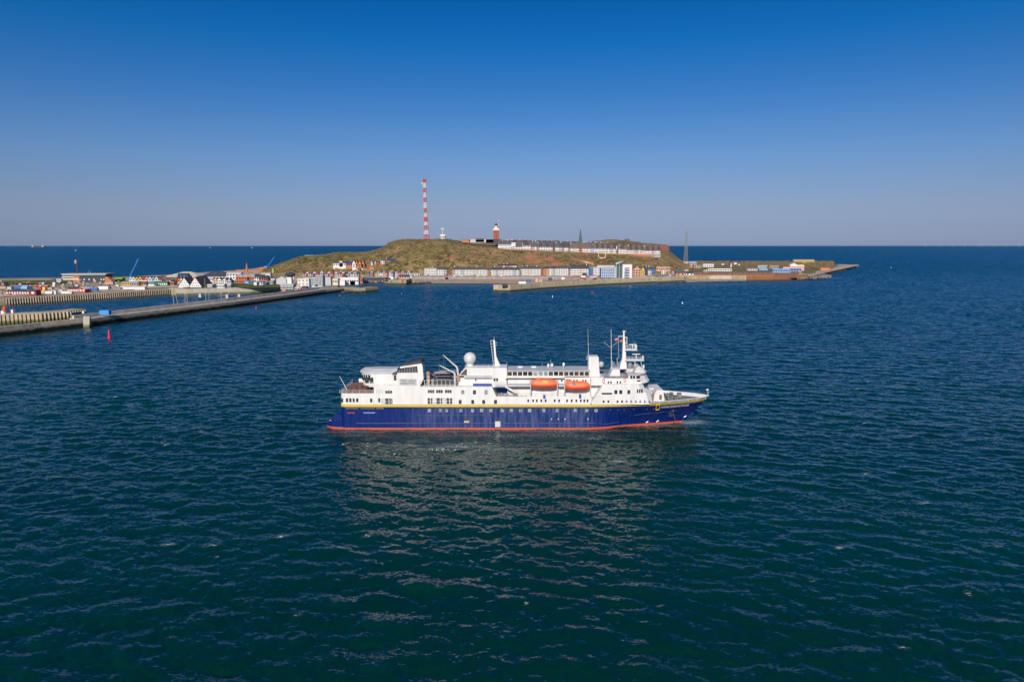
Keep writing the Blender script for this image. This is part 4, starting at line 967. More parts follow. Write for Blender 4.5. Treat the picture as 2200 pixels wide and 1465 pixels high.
p=pz(802,626.8,0); mb=MB(p); mb.box(p.x-8,p.x+7.5,p.y-.3,p.y+12,-2,8.0); tag(mb.build('pier_head',PALE),'pale square block on the tip of the low stone arm','pier head')
wall_along('stone_pier',[(826,611.3,0),(850,612,0),(873,612.2,0)],[('wall',[(0,-3),(0,6.8),(26,6.8),(26,-3)],CONCG)],CONCG,'short squared stone pier between the harbour mouth and the beach','pier')
wall_along('town_pier',[(1060,626.5,0),(1096,627,0),(1130,624,0),(1160,621.5,0),(1220,617.5,0),(1300,612.5,0),(1400,607.8,0),(1440,606.4,0),(1470,604.8,0)],[('wall',[(0,-3),(0,7.0),(15,7.0),(15,-3)],wallmat('pier_stone',(.44,.36,.24),(.30,.24,.16),1.7,(.035,.04,.018))),('parapet',[(.1,7.0),(.1,7.9),(1.0,7.9),(1.0,7.0)],PALE)],CONCG,'long weed-stained stone pier and sea wall below the seafront hotels','pier')
a=pz(1060,626.6,0); b=pz(1095.5,627,0); mb=MB(a); mb.box(a.x-.5,b.x,a.y-1.2,a.y+18,-3,7.6); tag(mb.build('pier_head',PALE),'pale weathered block heading the long town pier','pier head')
wall_along('promenade_wall',[(884,600.4,2.5),(1060,600.3,2.5),(1200,600.3,2.5),(1290,603.6,2.5)],[('wall',[(-.6,0),(-.6,6.5),(.4,6.5),(.4,0)],paint('promenade_grey',(.30,.27,.26),.8,.15,.2))],CONC,'grey promenade wall above the beach','sea wall')
wall_along('ochre_sea_wall',[(1470,600.5,1.2),(1540,599.4,1.2),(1604,599.8,1.2)],[('wall',[(-.6,-1),(-.6,7.0),(.8,7.0),(.8,-1)],wallmat('ochre_wall',(.40,.31,.17),(.24,.19,.11),.2))],CONC,'ochre stone wall behind the narrow strip of sand','sea wall')
wall_along('rusty_sea_wall',[(1604,602,0),(1660,601.8,0),(1735,600,0)],[('wall',[(-1,-3),(-1,6.9),(1,6.9),(1,-3)],RUST)],RUST,'rust-red sheet-pile wall at the right end of the shore','sea wall')
wall_along('terrace_wall',[(1490,590.8,6.6),(1600,591.4,6.6),(1716,592,6.6)],[('wall',[(-.5,3),(-.5,10.9),(1.5,10.9),(1.5,3)],BRSTONE)],BRSTONE,'long red-brown terrace wall standing behind the shore walls','retaining wall')
# boulders and tetrapods, uncountable
mb=MB()
for k in range(700):
    u=random.triangular(1712,1790,1758); v=random.uniform(587,601)-(u-1712)*.07
    if u>1770 and v<590: continue
    p=pz(u,v,random.uniform(0,3.5)); s=random.uniform(.9,2.2); mb.blob(tuple(p),(s,s,s))
tag(mb.build('tetrapods',[ground_mat('tetrapod_concrete',[(.26,.23,.19),(.10,.09,.08)],(.12,))]),kind='stuff')
mb=MB()
for k in range(700):
    u=random.choice((random.uniform(1415,1475),random.uniform(735,790),random.uniform(868,925),random.uniform(1785,1846)));
    v=interp([(735,628),(790,626.5),(868,609.5),(925,607.8),(1415,608),(1475,604.6),(1785,588),(1846,573)],u)+random.uniform(-1.5,.3)
    p=pz(u,v,random.uniform(-.3,1.5)); s=random.uniform(.6,1.6); mb.blob(tuple(p),(s,s,s*.8))
tag(mb.build('boulders',[ground_mat('boulder_rock',[(.06,.055,.045),(.13,.11,.08)],(.2,))]),kind='stuff')
# mole surface at the right tip
# small gear lying about the harbour yards, too small and mixed to count
mb=MB(); cl=[paint('clutter_%s'%n,c,.7,.15,1) for n,c in (('white',(.7,.7,.68)),('tan',(.42,.30,.19)),('brown',(.16,.10,.07)),('red',(.45,.06,.04)),('blue',(.05,.17,.42)),('orange',(.6,.22,.07)),('green',(.09,.14,.05)),('dark',(.04,.04,.045)))]
for k in range(800):
    q=random.random()
    if q<.5: u,v=random.uniform(0,330),random.uniform(604,634)
    elif q<.75: u,v=random.uniform(330,640),random.uniform(592,614)
    elif q<.85: u,v=random.uniform(640,890),random.uniform(594,606)
    else: u,v=random.uniform(885,1480),random.uniform(592.3,594)
    if v>interp([(0,636),(250,620),(365,612),(640,606),(2000,606)],u)+0.0: continue
    p=pz(u,v,6.4); s=random.uniform(.5,1.5); g=random.choice((0,0,1,1,1,2,2,2,3,4,5,6,6,6,7))
    if g in (2,6): mb.blob((p.x,p.y,6.4),(s*1.6,s,s*.7),g)
    else: mb.box(p.x-s*random.uniform(.6,1.6),p.x+s,p.y,p.y+s*1.5,5.5,6.4+s*random.uniform(.5,1.3),g)
tag(mb.build('yard_gear',cl),kind='stuff')
# paved ground: harbour yards, promenade, paths
def sheet(name,pl,z,mat,thick=.12,kind='structure',label=None,cat=None):
    pts=[pz(u,v,z) for u,v in pl]; area=sum(pts[i].x*pts[(i+1)%len(pts)].y-pts[(i+1)%len(pts)].x*pts[i].y for i in range(len(pts)))
    if area<0: pts=pts[::-1]
    n=len(pts); mb=MB(); mb.add([(p.x,p.y,z) for p in pts]+[(p.x,p.y,z-thick-.1) for p in pts],[tuple(range(n))]+[(i,i+n,(i+1)%n+n,(i+1)%n) for i in range(n)])
    o=mb.build(name,mat); o['kind']=kind; return o
GRAV=ground_mat('gravel_yard',[(.45,.38,.29),(.34,.27,.19),(.52,.46,.37)],(.04,.15)); GRASS=ground_mat('lawn',[(.085,.11,.025),(.14,.13,.05),(.07,.09,.02)],(.05,.1))
sheet('yard',[(-200,641),(0,637.5),(250,624),(365,616),(500,612),(500,604),(300,610),(0,626),(-200,632)],6.45,GRAV)
sheet('lawn',[(400,619),(600,617),(600,610),(520,608),(470,610),(380,613)],6.62,GRASS)
sheet('grass_field',[(-200,612),(0,610),(140,607),(140,601),(0,603),(-200,605)],6.55,GRASS)
sheet('promenade',[(884,594.2),(1200,594.2),(1290,594.4),(1470,594.2),(1470,591.5),(1290,592.0),(1160,591.6),(884,591.6)],6.6,paint('promenade_paving',(.36,.32,.28),.85,.12,.2))
sheet('mole_road',[(1740,594),(1770,586.5),(1800,580),(1843,570.6),(1840,568),(1790,574.5),(1748,584),(1728,592)],5.0,ground_mat('mole_concrete',[(.46,.38,.29),(.34,.27,.20)],(.08,)))
# ------------------------------------------------------------------ town: every house, shed, tower and post is a thing of its own
def P_(n,c,r=.75,v=.10): return paint(n,c,r,v,.5)
PAL={'white':P_('plaster_white',(.72,.69,.65)),'cream':P_('plaster_cream',(.70,.62,.47)),'grey':P_('plaster_grey',(.36,.36,.35)),'palegrey':P_('plaster_pale_grey',(.48,.47,.46)),
 'red':P_('boards_red',(.42,.045,.04)),'darkred':P_('boards_dark_red',(.24,.03,.035)),'orange':P_('boards_orange',(.62,.20,.07)),'brick':P_('brick_orange',(.46,.16,.085)),'lhbrick':P_('lighthouse_brick',(.34,.075,.045)),'salmon':P_('plaster_salmon',(.62,.33,.21)),'pink':P_('plaster_pink',(.62,.36,.32)),
 'yellow':P_('boards_yellow',(.66,.44,.10)),'blue':P_('boards_blue',(.06,.17,.42)),'navy':P_('boards_navy',(.03,.05,.14)),'paleblue':P_('boards_pale_blue',(.22,.38,.62)),'brightblue':P_('panel_blue',(.05,.13,.33)),'teal':P_('boards_teal',(.07,.28,.24)),'green':P_('boards_green',(.03,.17,.08)),'lime':P_('lime_green',(.22,.42,.06)),
 'slate':P_('slate_roof',(.075,.072,.078)),'dark':P_('dark_roof',(.05,.045,.05)),'brownroof':P_('brown_roof',(.13,.085,.07)),'redroof':P_('red_roof',(.34,.09,.06)),'tan':P_('tan_plaster',(.42,.32,.21)),'beige':P_('beige_membrane',(.55,.48,.37)),'glass':GLASS,'gglass':paint('green_glass',(.05,.10,.09),.12,.25,.3),'charcoal':P_('charcoal_cladding',(.045,.05,.065))}
CN={'palegrey':'pale grey','darkred':'dark red','paleblue':'pale blue','brightblue':'bright blue'}
cn=lambda c: CN.get(c,c)
_wm={}
def win_mesh(w,h,mat):
    k=(round(w,1),round(h,1),mat.name)
    if k not in _wm:
        mb=MB(); mb.box(-w/2,w/2,-.12,.12,0,h); me=bpy.data.meshes.new('window'); me.from_pydata(mb.v,[],mb.f); me.materials.append(mat); _wm[k]=me
    return _wm[k]
def bld(name,cat,label,u0,u1,vr,ve,vb,roof='R',wall='white',rc='slate',win=None,depth=10,z=6.3,Y=None,group=None,rz=0,wc=None,chim=False,skirt=2.0,over=.4):
    if Y is None: p=pz((u0+u1)/2,vb,z); Y=p.y; zb=z
    else: zb=px((u0+u1)/2,vb,Y).z
    x0=ray(u0,vb)[0]*Y; x1=ray(u1,vb)[0]*Y; ze=px(u0,ve,Y).z; zr=px(u0,vr,Y+ (depth/2 if roof in 'RH' else 0)).z
    w=x1-x0; cx=(x0+x1)/2; root=empty(name,(cx,Y,zb),label,cat,group,rz); h=ze-zb; r=max(.3,zr-ze) if roof!='F' else .35
    W=PAL[wall]; RC=PAL[rc]; hw=w/2
    b=MB()
    if roof=='G':
        b.prism_y([(-hw,-skirt),(hw,-skirt),(hw,h),(0,h+r),(-hw,h)],0,depth)
    elif roof=='R': b.prism_x([(0,-skirt),(depth,-skirt),(depth,h),(depth/2,h+r-.05),(0,h)],-hw,hw)
    else: b.box(-hw,hw,0,depth,-skirt,h)
    wo=b.build('wall',W,root)
    b=MB(); t=.3; o_=over
    if roof=='G':
        for s in (-1,1):
            q=[(s*(hw+o_),h-o_*r/hw),(0,h+r),(0,h+r+t),(s*(hw+o_),h-o_*r/hw+t)]; b.prism_y(q if s<0 else q[::-1],-o_,depth+o_)
    elif roof=='R':
        for q in ([(-o_,h-o_*r/(depth/2)),(depth/2,h+r),(depth/2,h+r+t),(-o_,h-o_*r/(depth/2)+t)],[(depth/2,h+r),(depth+o_,h-o_*r/(depth/2)),(depth+o_,h-o_*r/(depth/2)+t),(depth/2,h+r+t)]): b.prism_x(q,-hw-.02,hw+.02)
    elif roof=='H':
        i=min(hw*.75,depth/2); b.loft([[(-hw-o_,-o_,h),(hw+o_,-o_,h),(hw+o_,depth+o_,h),(-hw-o_,depth+o_,h)],[(-hw+i,depth/2-.2,h+r),(hw-i,depth/2-.2,h+r),(hw-i,depth/2+.2,h+r),(-hw+i,depth/2+.2,h+r)]])
    else: b.box(-hw-.15,hw+.15,-.15,depth+.15,h,h+.4)
    ro=b.build('roof',RC,root)
    if chim:
        c=MB(); cxx=hw*random.uniform(-.5,.5); c.box(cxx-.5,cxx+.5,depth/2-.6,depth/2+.6,h+r-.8,h+r+1.4); c.build('chimney',PAL[random.choice(('brick','white','brownroof'))],ro)
    if win:
        nx,nz=win; m=PAL[wc] if wc else GLASS; ww=min(w/nx*.58,2.6); wh=min(h/nz*.55,2.0)
        for j in range(nz):
            for i in range(nx):
                q=bpy.data.objects.new('window',win_mesh(ww,wh,m)); SC.collection.objects.link(q); q.parent=root
                q.location=(-hw+w*(i+.5)/nx,-.05,h*(j+.28)/nz)
    return root
ORD='first second third fourth fifth sixth seventh eighth ninth tenth eleventh twelfth thirteenth fourteenth fifteenth sixteenth seventeenth eighteenth nineteenth'.split()
def ordw(i):
    if i<19: return ORD[i]
    t,o=divmod(i+1,10); T={2:('twentieth','twenty'),3:('thirtieth','thirty'),4:('fortieth','forty'),5:('fiftieth','fifty')}[t]
    return T[0] if o==0 else T[1]+'-'+ORD[o-1]
def row(desc,group,segs,Y=None,z=6.3,depth=10,name='terrace_house',cat='house',start=0):
    k=start
    for (u0,u1,n,vr,ve,vb,cols,rc,roof,win) in segs:
        for i in range(n):
            a=lerp(u0,u1,i/n); b=lerp(u0,u1,(i+1)/n); c=cols[i%len(cols)]
            j=random.uniform(-.35,.35)
            bld(name,cat,f'{cn(c)} terrace house, {ordw(k)} from the left in {desc}',a+.05,b-.05,vr+j,ve+j*.5,vb,roof,c,rc if isinstance(rc,str) else rc[i%len(rc)],win,depth,z,Y,group,chim=random.random()<.6); k+=1
# --- lower town: seafront rows
W=['white','white','palegrey','white','cream','white']
row('the seafront row','white terraces on the seafront',[
 (912,938,4,574,576,591,['white'],'slate','F',(2,4)),(939,960,3,574.5,578.5,591,['white','white','palegrey'],'slate','R',(2,3)),
 (961.5,966,1,575,577.5,587,['yellow'],'slate','G',(1,2)),
 (972,1046,12,573.5,578.5,591.3,['pink','white','white','palegrey','white','white','white','cream','cream','white','white','white'],'slate','R',(2,3)),
 (1052,1115,10,574,579,591.3,W,['slate','dark'],'R',(2,3)),
 (1118.5,1162,7,572.5,577,591.3,['white','white','cream','cream','white','white','white'],'slate','R',(2,4)),
 (1166,1200,5,573,576.5,591.6,['orange','salmon','white','palegrey','white'],['slate','dark'],'R',(2,4)),
 (1200.3,1222.5,3,571.5,576,591.6,['white'],'slate','R',(2,4)),
 (1225.5,1264.5,6,569.5,576.5,592.3,['white','white','white','cream','white','white'],'dark','R',(2,4))])
bld('mansard_attic','house','dark roofed house with three white dormers behind the white row by the blue tower',1229,1264,568.5,573,588,'R','white','dark',None,9,6.3,None)
row('the row under the red scar','houses behind the seafront row',[(1052,1075,4,571,575.5,586,['white','grey'],'dark','R',None),(1069,1110,5,567.5,571,586,['grey','white','brick'],'dark','R',None)],z=7.5)
for a,b,c in ((1222.6,1225.3,'brick'),(1115.2,1118,'grey'),(1046.3,1051.7,'salmon')):
    bld('gable_end_house','house',f'narrow {cn(c)} house squeezed between two white seafront terraces',a,b,576,579,592,'R',c,'slate',(1,3),10)
bld('hotel_block','building','bright blue windowless stair block beside the seafront hotel',1266,1273,575,575.5,592,'F','brightblue','grey',None,12)
bld('hotel','building','white hotel wing with a round glass bay beside the blue grid facade',1274.5,1290,573,574.5,592.5,'F','white','palegrey',(5,4),14)
g=bld('hotel','building','hotel with a blue framed grid of windows beside the slanted glass tower',1290.5,1321.5,570,576.5,596.5,'F','brightblue','grey',(7,6),14,wc='white')
bld('hotel_gallery','building','low pale roof storey set back above the blue grid hotel',1283,1323,569.7,570.5,590,'F','palegrey','tan',None,10,8)
b=MB((0,0,0)); p=pz(1330.5,597,6.3); r_=empty('glass_tower',p,'green glass stair tower with a slanted blade roof','tower'); x0=ray(1324,597)[0]*p.y; x1=ray(1336.5,597)[0]*p.y; zt1=px(0,568,p.y).z; zt2=px(0,561,p.y).z
m=MB(p); m.box(x0,x1,p.y,p.y+10,4,zt1-.3); m.build('wall',PAL['gglass'],r_)
m=MB(p); m.prism_y([(x0-1,zt1-.3),(x1+.5,zt2-1.0),(x1+1.6,zt2),(x0-1,zt1+2.0)],p.y-.5,p.y+10.5); m.build('roof',PAL['palegrey'],r_)
for k in range(3):
    m=MB(p); m.box(lerp(x0,x1,k/2)-.25,lerp(x0,x1,k/2)+.25,p.y-.2,p.y,4,zt1-.4); m.build('mullion',PAL['palegrey'],r_)
for k in range(6): m=MB(p); zz=lerp(7.5,zt1-1,k/6); m.box(x0+.3,x1-.3,p.y-.12,p.y,zz,zz+.35); m.build('floor_band',PAL['grey'],r_)
bld('hotel_pier_wall','building','slim white pillar block joining the blue grid hotel to the glass tower',1321.8,1323.9,570,571,596.6,'F','white','white',None,9)
bld('apartment_block','building','white block with a column of blue balconies beside the glass tower',1337.5,1357.5,567,568.5,597,'F','white','palegrey',None,13)
bld('balcony_stack','balcony block','stack of dark blue glazed balconies on the front of the white block',1342.5,1352,575.5,576,597.8,'F','navy','navy',(3,4),2,wc='white')
row('the row right of the glass tower','gabled houses right of the seafront hotels',[(1359,1376.5,1,573,579,594.5,['salmon'],'brownroof','G',(3,3)),(1376.8,1385,1,574,580,594,['yellow'],'brownroof','G',(2,3)),(1385.5,1391.5,1,573.5,577.5,591.5,['navy'],'slate','R',(1,2)),(1392,1400,2,573.5,579.5,590.5,['white','palegrey'],'slate','R',(2,2)),(1400.5,1408,1,574,577,588.5,['blue'],'slate','R',(2,2))])
bld('guest_house','house','large salmon house with a white bay left of the brick chimney',1410,1432.5,572.5,574,588,'F','salmon','grey',(5,2),12)
bld('guest_house_bay','extension','square white extension in front of the large salmon house',1421,1429.5,580,580.8,588.8,'F','white','palegrey',(2,2),4)
bld('utility_building','building','tan flat roofed building directly left of the brick chimney',1433,1440,573,574,588,'F','tan','grey',(2,2),10)
p=pz(1441.8,588,6.3); m=MB(p); m.lathe((p.x,p.y,0),[(1.5,4),(1.1,px(0,566.5,p.y).z)],8); tag(m.build('chimney_stack',PAL['brick']),'tall square-looking orange brick chimney beside the tan building','chimney')
for (u0,u1,vr,ve,vb,c,rc,l) in ((1443,1448,580,583,590,'pink','redroof','pink cottage at the foot of the brick chimney'),(1450,1463,572,575,582,'cream','grey','cream house high behind the seafront right of the chimney'),(1452,1462,582,583.5,588,'brightblue','blue','blue roofed pavilion right of the chimney'),
  (1453,1471,586,587.5,592.5,'salmon','redroof','long low salmon building behind the sea wall'),(1473.5,1490,584,587,591.5,'white','dark','small white shop with a dark hipped roof by the sea wall'),(1471,1479,579.5,581,586,'white','palegrey','small white hut behind the dark roofed shop')):
    bld('cottage' if 'long' not in l else 'low_building','house',l,u0,u1,vr,ve,vb,'R',c,rc,(2,1),8)
# right-hand lowland buildings
for (u0,u1,vr,ve,vb,c,rc,w,l,ro) in ((1467,1484,562,563.5,573,'cream','palegrey',(4,2),'cream block at the foot of the lattice mast','F'),(1481,1497,562.5,565.5,574,'salmon','paleblue',(4,2),'salmon block with a pale blue roof right of the lattice mast','R'),
  (1491,1507,569,570,577,'tan','tan',(3,2),'tan stepped building in front of the pale blue roofed block','F'),(1510,1533.5,566,567.5,573.5,'white','palegrey',(6,1),'white flat roofed hall among the trees right of the lattice mast','F'),
  (1521,1572,576,577.5,583,'white','palegrey',(10,1),'very long low white pavilion above the terrace wall','F'),(1512,1523,579.5,580.5,584,'cream','palegrey',(2,1),'small cream annex at the left end of the long white pavilion','F'),
  (1569,1572.5,565,566.5,574.5,'pink','redroof',None,'slim pink hut on the wooded rise behind the long pavilion','G'),(1577,1583,564,565.5,569,'white','palegrey',None,'tiny white house left of centre on the wooded rise','G'),(1586,1590,567.5,568.5,571,'white','grey',None,'tiny white shed on the wooded rise near the far shore','G'),
  (1606,1627.5,573,576.8,581.5,'white','brownroof',(6,1),'white bungalow with a brown roof left of the blue halls','R'),(1628,1650,569.5,570.5,575.5,'palegrey','grey',(5,1),'grey flat block of small units behind the blue halls','F'),(1653,1673,570,571,576,'tan','grey',(4,1),'brown flat block of small units behind the blue halls','F'),
  (1631,1650,576.5,578,581,'paleblue','paleblue',None,'smallest pale blue hall, leftmost of the three blue halls','R'),(1660,1698,577.5,580,584.5,'paleblue','paleblue',(7,1),'largest pale blue hall in the middle of the blue halls','R'),(1698.5,1722,577.5,579.5,583.3,'paleblue','brightblue',(4,1),'blue hall with a brighter roof, rightmost of the blue halls','R'),
  (1682,1727.5,572.8,573.5,579.5,'pink','redroof',None,'long pink walled hall behind the blue halls','F'),(1697.5,1714.5,565.5,570,575,'white','white',None,'white gabled hall rising behind the long pink walls','G'),(1715,1727.5,568.5,569.5,575,'cream','cream',None,'cream box hall right of the white gable','F'),
  (1705,1750,558,560.5,564.5,'yellow','tan',(12,1),'long yellow barrack with a tan roof near the far shore','R'),(1550,1556,566.5,567.5,570,'white','grey',None,'tiny white hut on the skyline of the wooded lowland','G')):
    bld('hall' if u1-u0>18 else 'outbuilding','building',l,u0,u1,vr,ve,vb,ro,c,rc,w,9,10.0 if vb>572 and u0<1725 else 8.0,None)
# --- upper town
UW=['white','white','palegrey','white']
row('the clifftop row','white terraces along the cliff top',[
 (1070,1099,5,516.5,524.5,536,['white'],'slate','R',(2,2)),(1101,1107,1,522,529,537,['white'],'dark','G',(1,2)),(1107.5,1122,2,520,529,537.5,['white'],'slate','R',(2,2)),(1122.5,1140,3,521,527.5,538,['white'],['slate','dark'],'R',(2,2)),
 (1140.5,1154,2,519,529,538,['pink','white'],'slate','R',(2,2)),(1154.2,1156.5,1,521,529.5,538.5,['darkred'],'dark','R',None),(1157,1187,4,520.5,529.5,539,['white'],['dark','slate'],'R',(2,2)),(1187.3,1192,1,521,530,540,['darkred'],'dark','R',None),
 (1192.5,1209,2,520.5,530,540,['white','palegrey'],['slate','dark'],'R',(2,2)),(1209.2,1211,1,521,530,540.5,['darkred'],'dark','R',None),(1211.2,1221,1,521,530.5,540.5,['white'],'dark','R',(3,2)),(1221.2,1223.6,1,522,531,541,['darkred'],'dark','R',None),
 (1224,1243.5,3,522,532,541.5,['white','cream','white'],'brownroof','R',(2,2)),(1244,1250.5,1,524,532,542,['brick'],'brownroof','R',(1,2)),(1251,1270,3,523.5,532.5,542.5,['white','cream','white'],'brownroof','R',(2,2)),(1270.5,1274.5,1,525,532.5,543,['paleblue'],'slate','R',None),
 (1275,1303,5,524.5,533,543.5,['white','white','white','cream','white'],['brownroof','dark'],'R',(2,2)),(1303.5,1324,3,525.5,533.5,543.5,['white','palegrey','white'],['dark','brownroof'],'R',(2,2)),
 (1328.5,1346,3,528,534.5,544,['white'],['brownroof','dark'],'R',(2,2)),(1346.5,1376.5,5,527.5,536,544.5,['white','white','cream','palegrey','white'],['brownroof','dark'],'R',(2,2)),
 (1377.5,1382,1,529.5,537.5,545,['cream'],'dark','R',(1,1)),(1382.3,1418.5,6,529.5,537.5,545.5,['white','white','white','pink','white','white'],['brownroof','dark'],'R',(2,2))],Y=1262,depth=9)
row('the second clifftop row','dark roofed terraces of the second clifftop row',[(1080,1140,8,516,520.5,528,['white','pink','white'],['dark','brownroof','slate'],'R',None),(1140,1200,9,517.2,522,529,['white','grey'],['dark','brownroof'],'R',None),(1200,1244,6,519.5,524,531,['grey','white','palegrey'],['dark','slate'],'R',None),(1251,1310,8,521.5,525,532,['white','palegrey','grey'],['slate','brownroof'],'R',None),(1310,1326,2,523,528,533,['grey','white'],['dark'],'R',None),(1330,1378,6,526,530.5,538,['cream','grey','white'],['brownroof','dark'],'R',None),(1380,1412,4,529,532,540,['brick','grey'],['dark','brownroof'],'R',None)],Y=1300,depth=9)
row('the back clifftop row','pale houses of the back clifftop row',[(1252,1286,5,519.8,522,527,['palegrey','cream','white'],['palegrey','slate'],'R',None),(1287,1309,3,520.5,521.5,527,['white','palegrey'],'palegrey','F',(2,1)),(1213,1218,1,519,520.5,525,['white'],'slate','R',None),(1222,1232,1,519,521,525,['blue'],'blue','R',None)],Y=1352,depth=8)
row('the flat roofed row by the lighthouse','white flat roofed houses near the lighthouse',[(1091,1097,1,515,516,522,['white'],'palegrey','F',None),(1098,1110,2,515,516,522,['white'],'palegrey','F',None),(1113,1121,1,515,516.2,522,['white'],'palegrey','F',None)],Y=1330,depth=8)
for (u0,u1,vr,ve,vb,c,rc,l) in ((992,1010,513.5,515,518.5,'brick','navy','brick school wing with a navy roof, leftmost on the skyline by the lighthouse'),(1008,1060,513.2,514.6,519,'palegrey','palegrey','long pale grey flat roofed school building left of the lighthouse'),(1022,1040,512,513,518,'charcoal','dark','dark raised roof light above the long pale school building'),(1044,1080,512.8,514.8,519.5,'charcoal','dark','dark school wing at the foot of the lighthouse')):
    bld('school','building',l,u0,u1,vr,ve,vb,'F' ,c,rc,None,12,6,1300)
bld('bunker','bunker','dark square bunker on the grassy crest behind the upper town',1343.5,1353,513.5,514,519,'F','brownroof','brownroof',None,8,6,1600)
for (u0,u1,v,l) in ((1404,1419,545.8,'glazed pale terrace restaurant under the last white clifftop houses'),(1389,1403,545.8,'smaller glazed terrace under the clifftop row near its right end')):
    bld('terrace_restaurant','restaurant',l,u0,u1,v-.5,v,551,'F','palegrey','palegrey',(5,1),6,6,1256)
# cliff edge wall, lift and steps
def on_hill(u,v):
    for Y in np.arange(1125,1500,2.0):
        p=px(u,v,Y)
        if p.z<=hill_z(p.x,Y): return p
    return px(u,v,1250)
def hill_strip(name,pl,w,h,mat,label,cat,below=3.0,Y=None):
    pts=[]
    for a,b in zip(pl[:-1],pl[1:]):
        n=max(1,int(abs(b[0]-a[0])/3)); pts+=[(lerp(a[0],b[0],k/n),lerp(a[1],b[1],k/n)) for k in range(n)]
    pts.append(pl[-1]); P=[px(*q,Y) if Y else on_hill(*q) for q in pts]; root=P[0]; mb=MB(root)
    rs=[[(p.x,p.y,p.z-below),(p.x,p.y,p.z+h),(p.x+w*.3,p.y+w,p.z+h),(p.x+w*.3,p.y+w,p.z-below)] for p in P]; mb.loft(rs); o=mb.build(name,mat); o.location=root; tag(o,label,cat); return o
hill_strip('cliff_edge_wall',[(1000,531.5),(1060,536.5),(1100,538.5),(1150,540.5),(1200,543),(1290,546.3),(1330,547.5),(1400,549)],1.5,2.4,PAL['brick'],'low orange-red brick wall along the cliff edge below the upper town','wall',6,1251)
hill_strip('retaining_wall',[(1250,543.8),(1284,545.2)],1,1.5,PAL['red'],'bright red wall section below the clifftop houses near the church','wall',3,1249.5)
hill_strip('stairway',[(925,550.5),(935,543.5),(946,535),(957,526.5)],7.0,3.2,PAL['palegrey'],'long pale straight stairway climbing the grassy slope below the radar station','stairs')
hill_strip('path',[(905,552.5),(915,551.5),(925,550.5)],4,2.5,PAL['tan'],'pale path leading from the foot of the long stairway','path')
hill_strip('path',[(957,545),(966,540.5),(978,533)],3,2.2,PAL['tan'],'narrow tan path zigzagging below the flagpole','path')
hill_strip('path',[(1232,556.5),(1250,562),(1275,568.5)],4,2.2,PAL['salmon'],'sloping reddish path down the scarp below the church','path')
for u,v in ((904,557),(909,553)): p=on_hill(u,v); m=MB(p); m.box(p.x-2.4,p.x+2.2,p.y-1,p.y+4,p.z-3,p.z+3.4); m.prism_y([(p.x-2.8,p.z+3.4),(p.x+2.6,p.z+3.4),(p.x,p.z+5)],p.y-1.3,p.y+4.3); tag(m.build('stair_shelter',PAL['palegrey']),'pale grey shelter at the foot of the long stairway, '+('lower' if v>555 else 'upper')+' of the two','shelter')
p=px(1294,561.5,1215); r_=empty('cliff_lift',p,'pinkish concrete lift building cut into the scarp with two tall side frames','lift'); m=MB(p); m.box(p.x-5.4,p.x+5.4,p.y,p.y+14,p.z-3,p.z+7.0); m.build('wall',PAL['pink'],r_)
for s in (-1,1): m=MB(p); m.box(p.x+s*6-.4,p.x+s*6+.4,p.y+6,p.y+9,p.z-3,p.z+14); m.build('frame',PAL['cream'],r_)
for k in range(4): q=bpy.data.objects.new('window',win_mesh(1.2,1.9,PAL['tan'])); SC.collection.objects.link(q); q.parent=r_; q.location=(-4+k*2.7,-.05,2)
# --- lighthouse
def lattice(mb,cx,cy,z0,z1,w0,w1,r,nb=2,mi=0):
    C=lambda z,w:[(cx-w/2,cy-w/2,z),(cx+w/2,cy-w/2,z),(cx+w/2,cy+w/2,z),(cx-w/2,cy+w/2,z)]
    for k in range(nb):
        za,zb=lerp(z0,z1,k/nb),lerp(z0,z1,(k+1)/nb); wa,wb=lerp(w0,w1,k/nb),lerp(w0,w1,(k+1)/nb); A=C(za,wa);B=C(zb,wb)
        for i in range(4):
            j=(i+1)%4; mb.tube(A[i],B[i],r,n=4); mb.tube(A[i],B[j],r*.6,n=4); mb.tube(A[j],B[i],r*.6,n=4); mb.tube(B[i],B[j],r*.6,n=4)
RWRED=paint('mast_red',(.58,.075,.06),.6,.06,.3); RWW=paint('mast_white',(.72,.70,.68),.6,.05,.3)
def radio_tower():
    Yt=1290; b=px(915.8,516,Yt); r_=empty('radio_tower',b,'very tall red and white banded lattice radio tower on the grassy hill','radio tower')
    vs=[385,393,404.4,414.8,425,435.5,448,458,466.6,477,485,495,504,516]; wd=lambda v: interp([(385,5.6),(440,4.9),(470,5.4),(490,7.2),(516,10.0)],v)
    cu=lambda v: interp([(385,913.3),(516,916.0)],v)
    for k in range(len(vs)-1):
        va,vb=vs[k+1],vs[k]; za,zb=px(0,va,Yt).z,px(0,vb,Yt).z; cx=px(cu((va+vb)/2),500,Yt).x
        m=MB(b); mt=RWRED if k%2==0 else RWW
        lattice(m,cx,Yt,za,zb,wd(va)*(1 if k%2==0 else .86),wd(vb)*(1 if k%2==0 else .86),.36 if k%2==0 else .27,2); m.lathe((cx,Yt,0),[(.6,za),(.6,zb)],8)
        m.build('mast_section',mt,r_)
        if k%2==0:
            q=MB(b); ww=wd(va)/2+.3; q.lathe((cx,Yt,0),[(ww,zb-.6),(ww,zb),(ww*.4,zb+.05)],10); q.build('platform',mt,r_)
            if k in (8,0):
                q=MB(b); q.lathe((cx,Yt,0),[(wd(va)/2-.5,lerp(za,zb,.2)),(wd(va)/2-.5,lerp(za,zb,.8))],10); q.build('aerial_drum',mt,r_)
    q=MB(b); p=px(907.3,394.5,Yt); q.lathe((p.x,p.y-2,p.z),[(.1,-1.4),(1.2,-.8),(1.4,0),(1.2,.8),(.1,1.4)],10); q.build('dish',RWW,r_)
radio_tower()
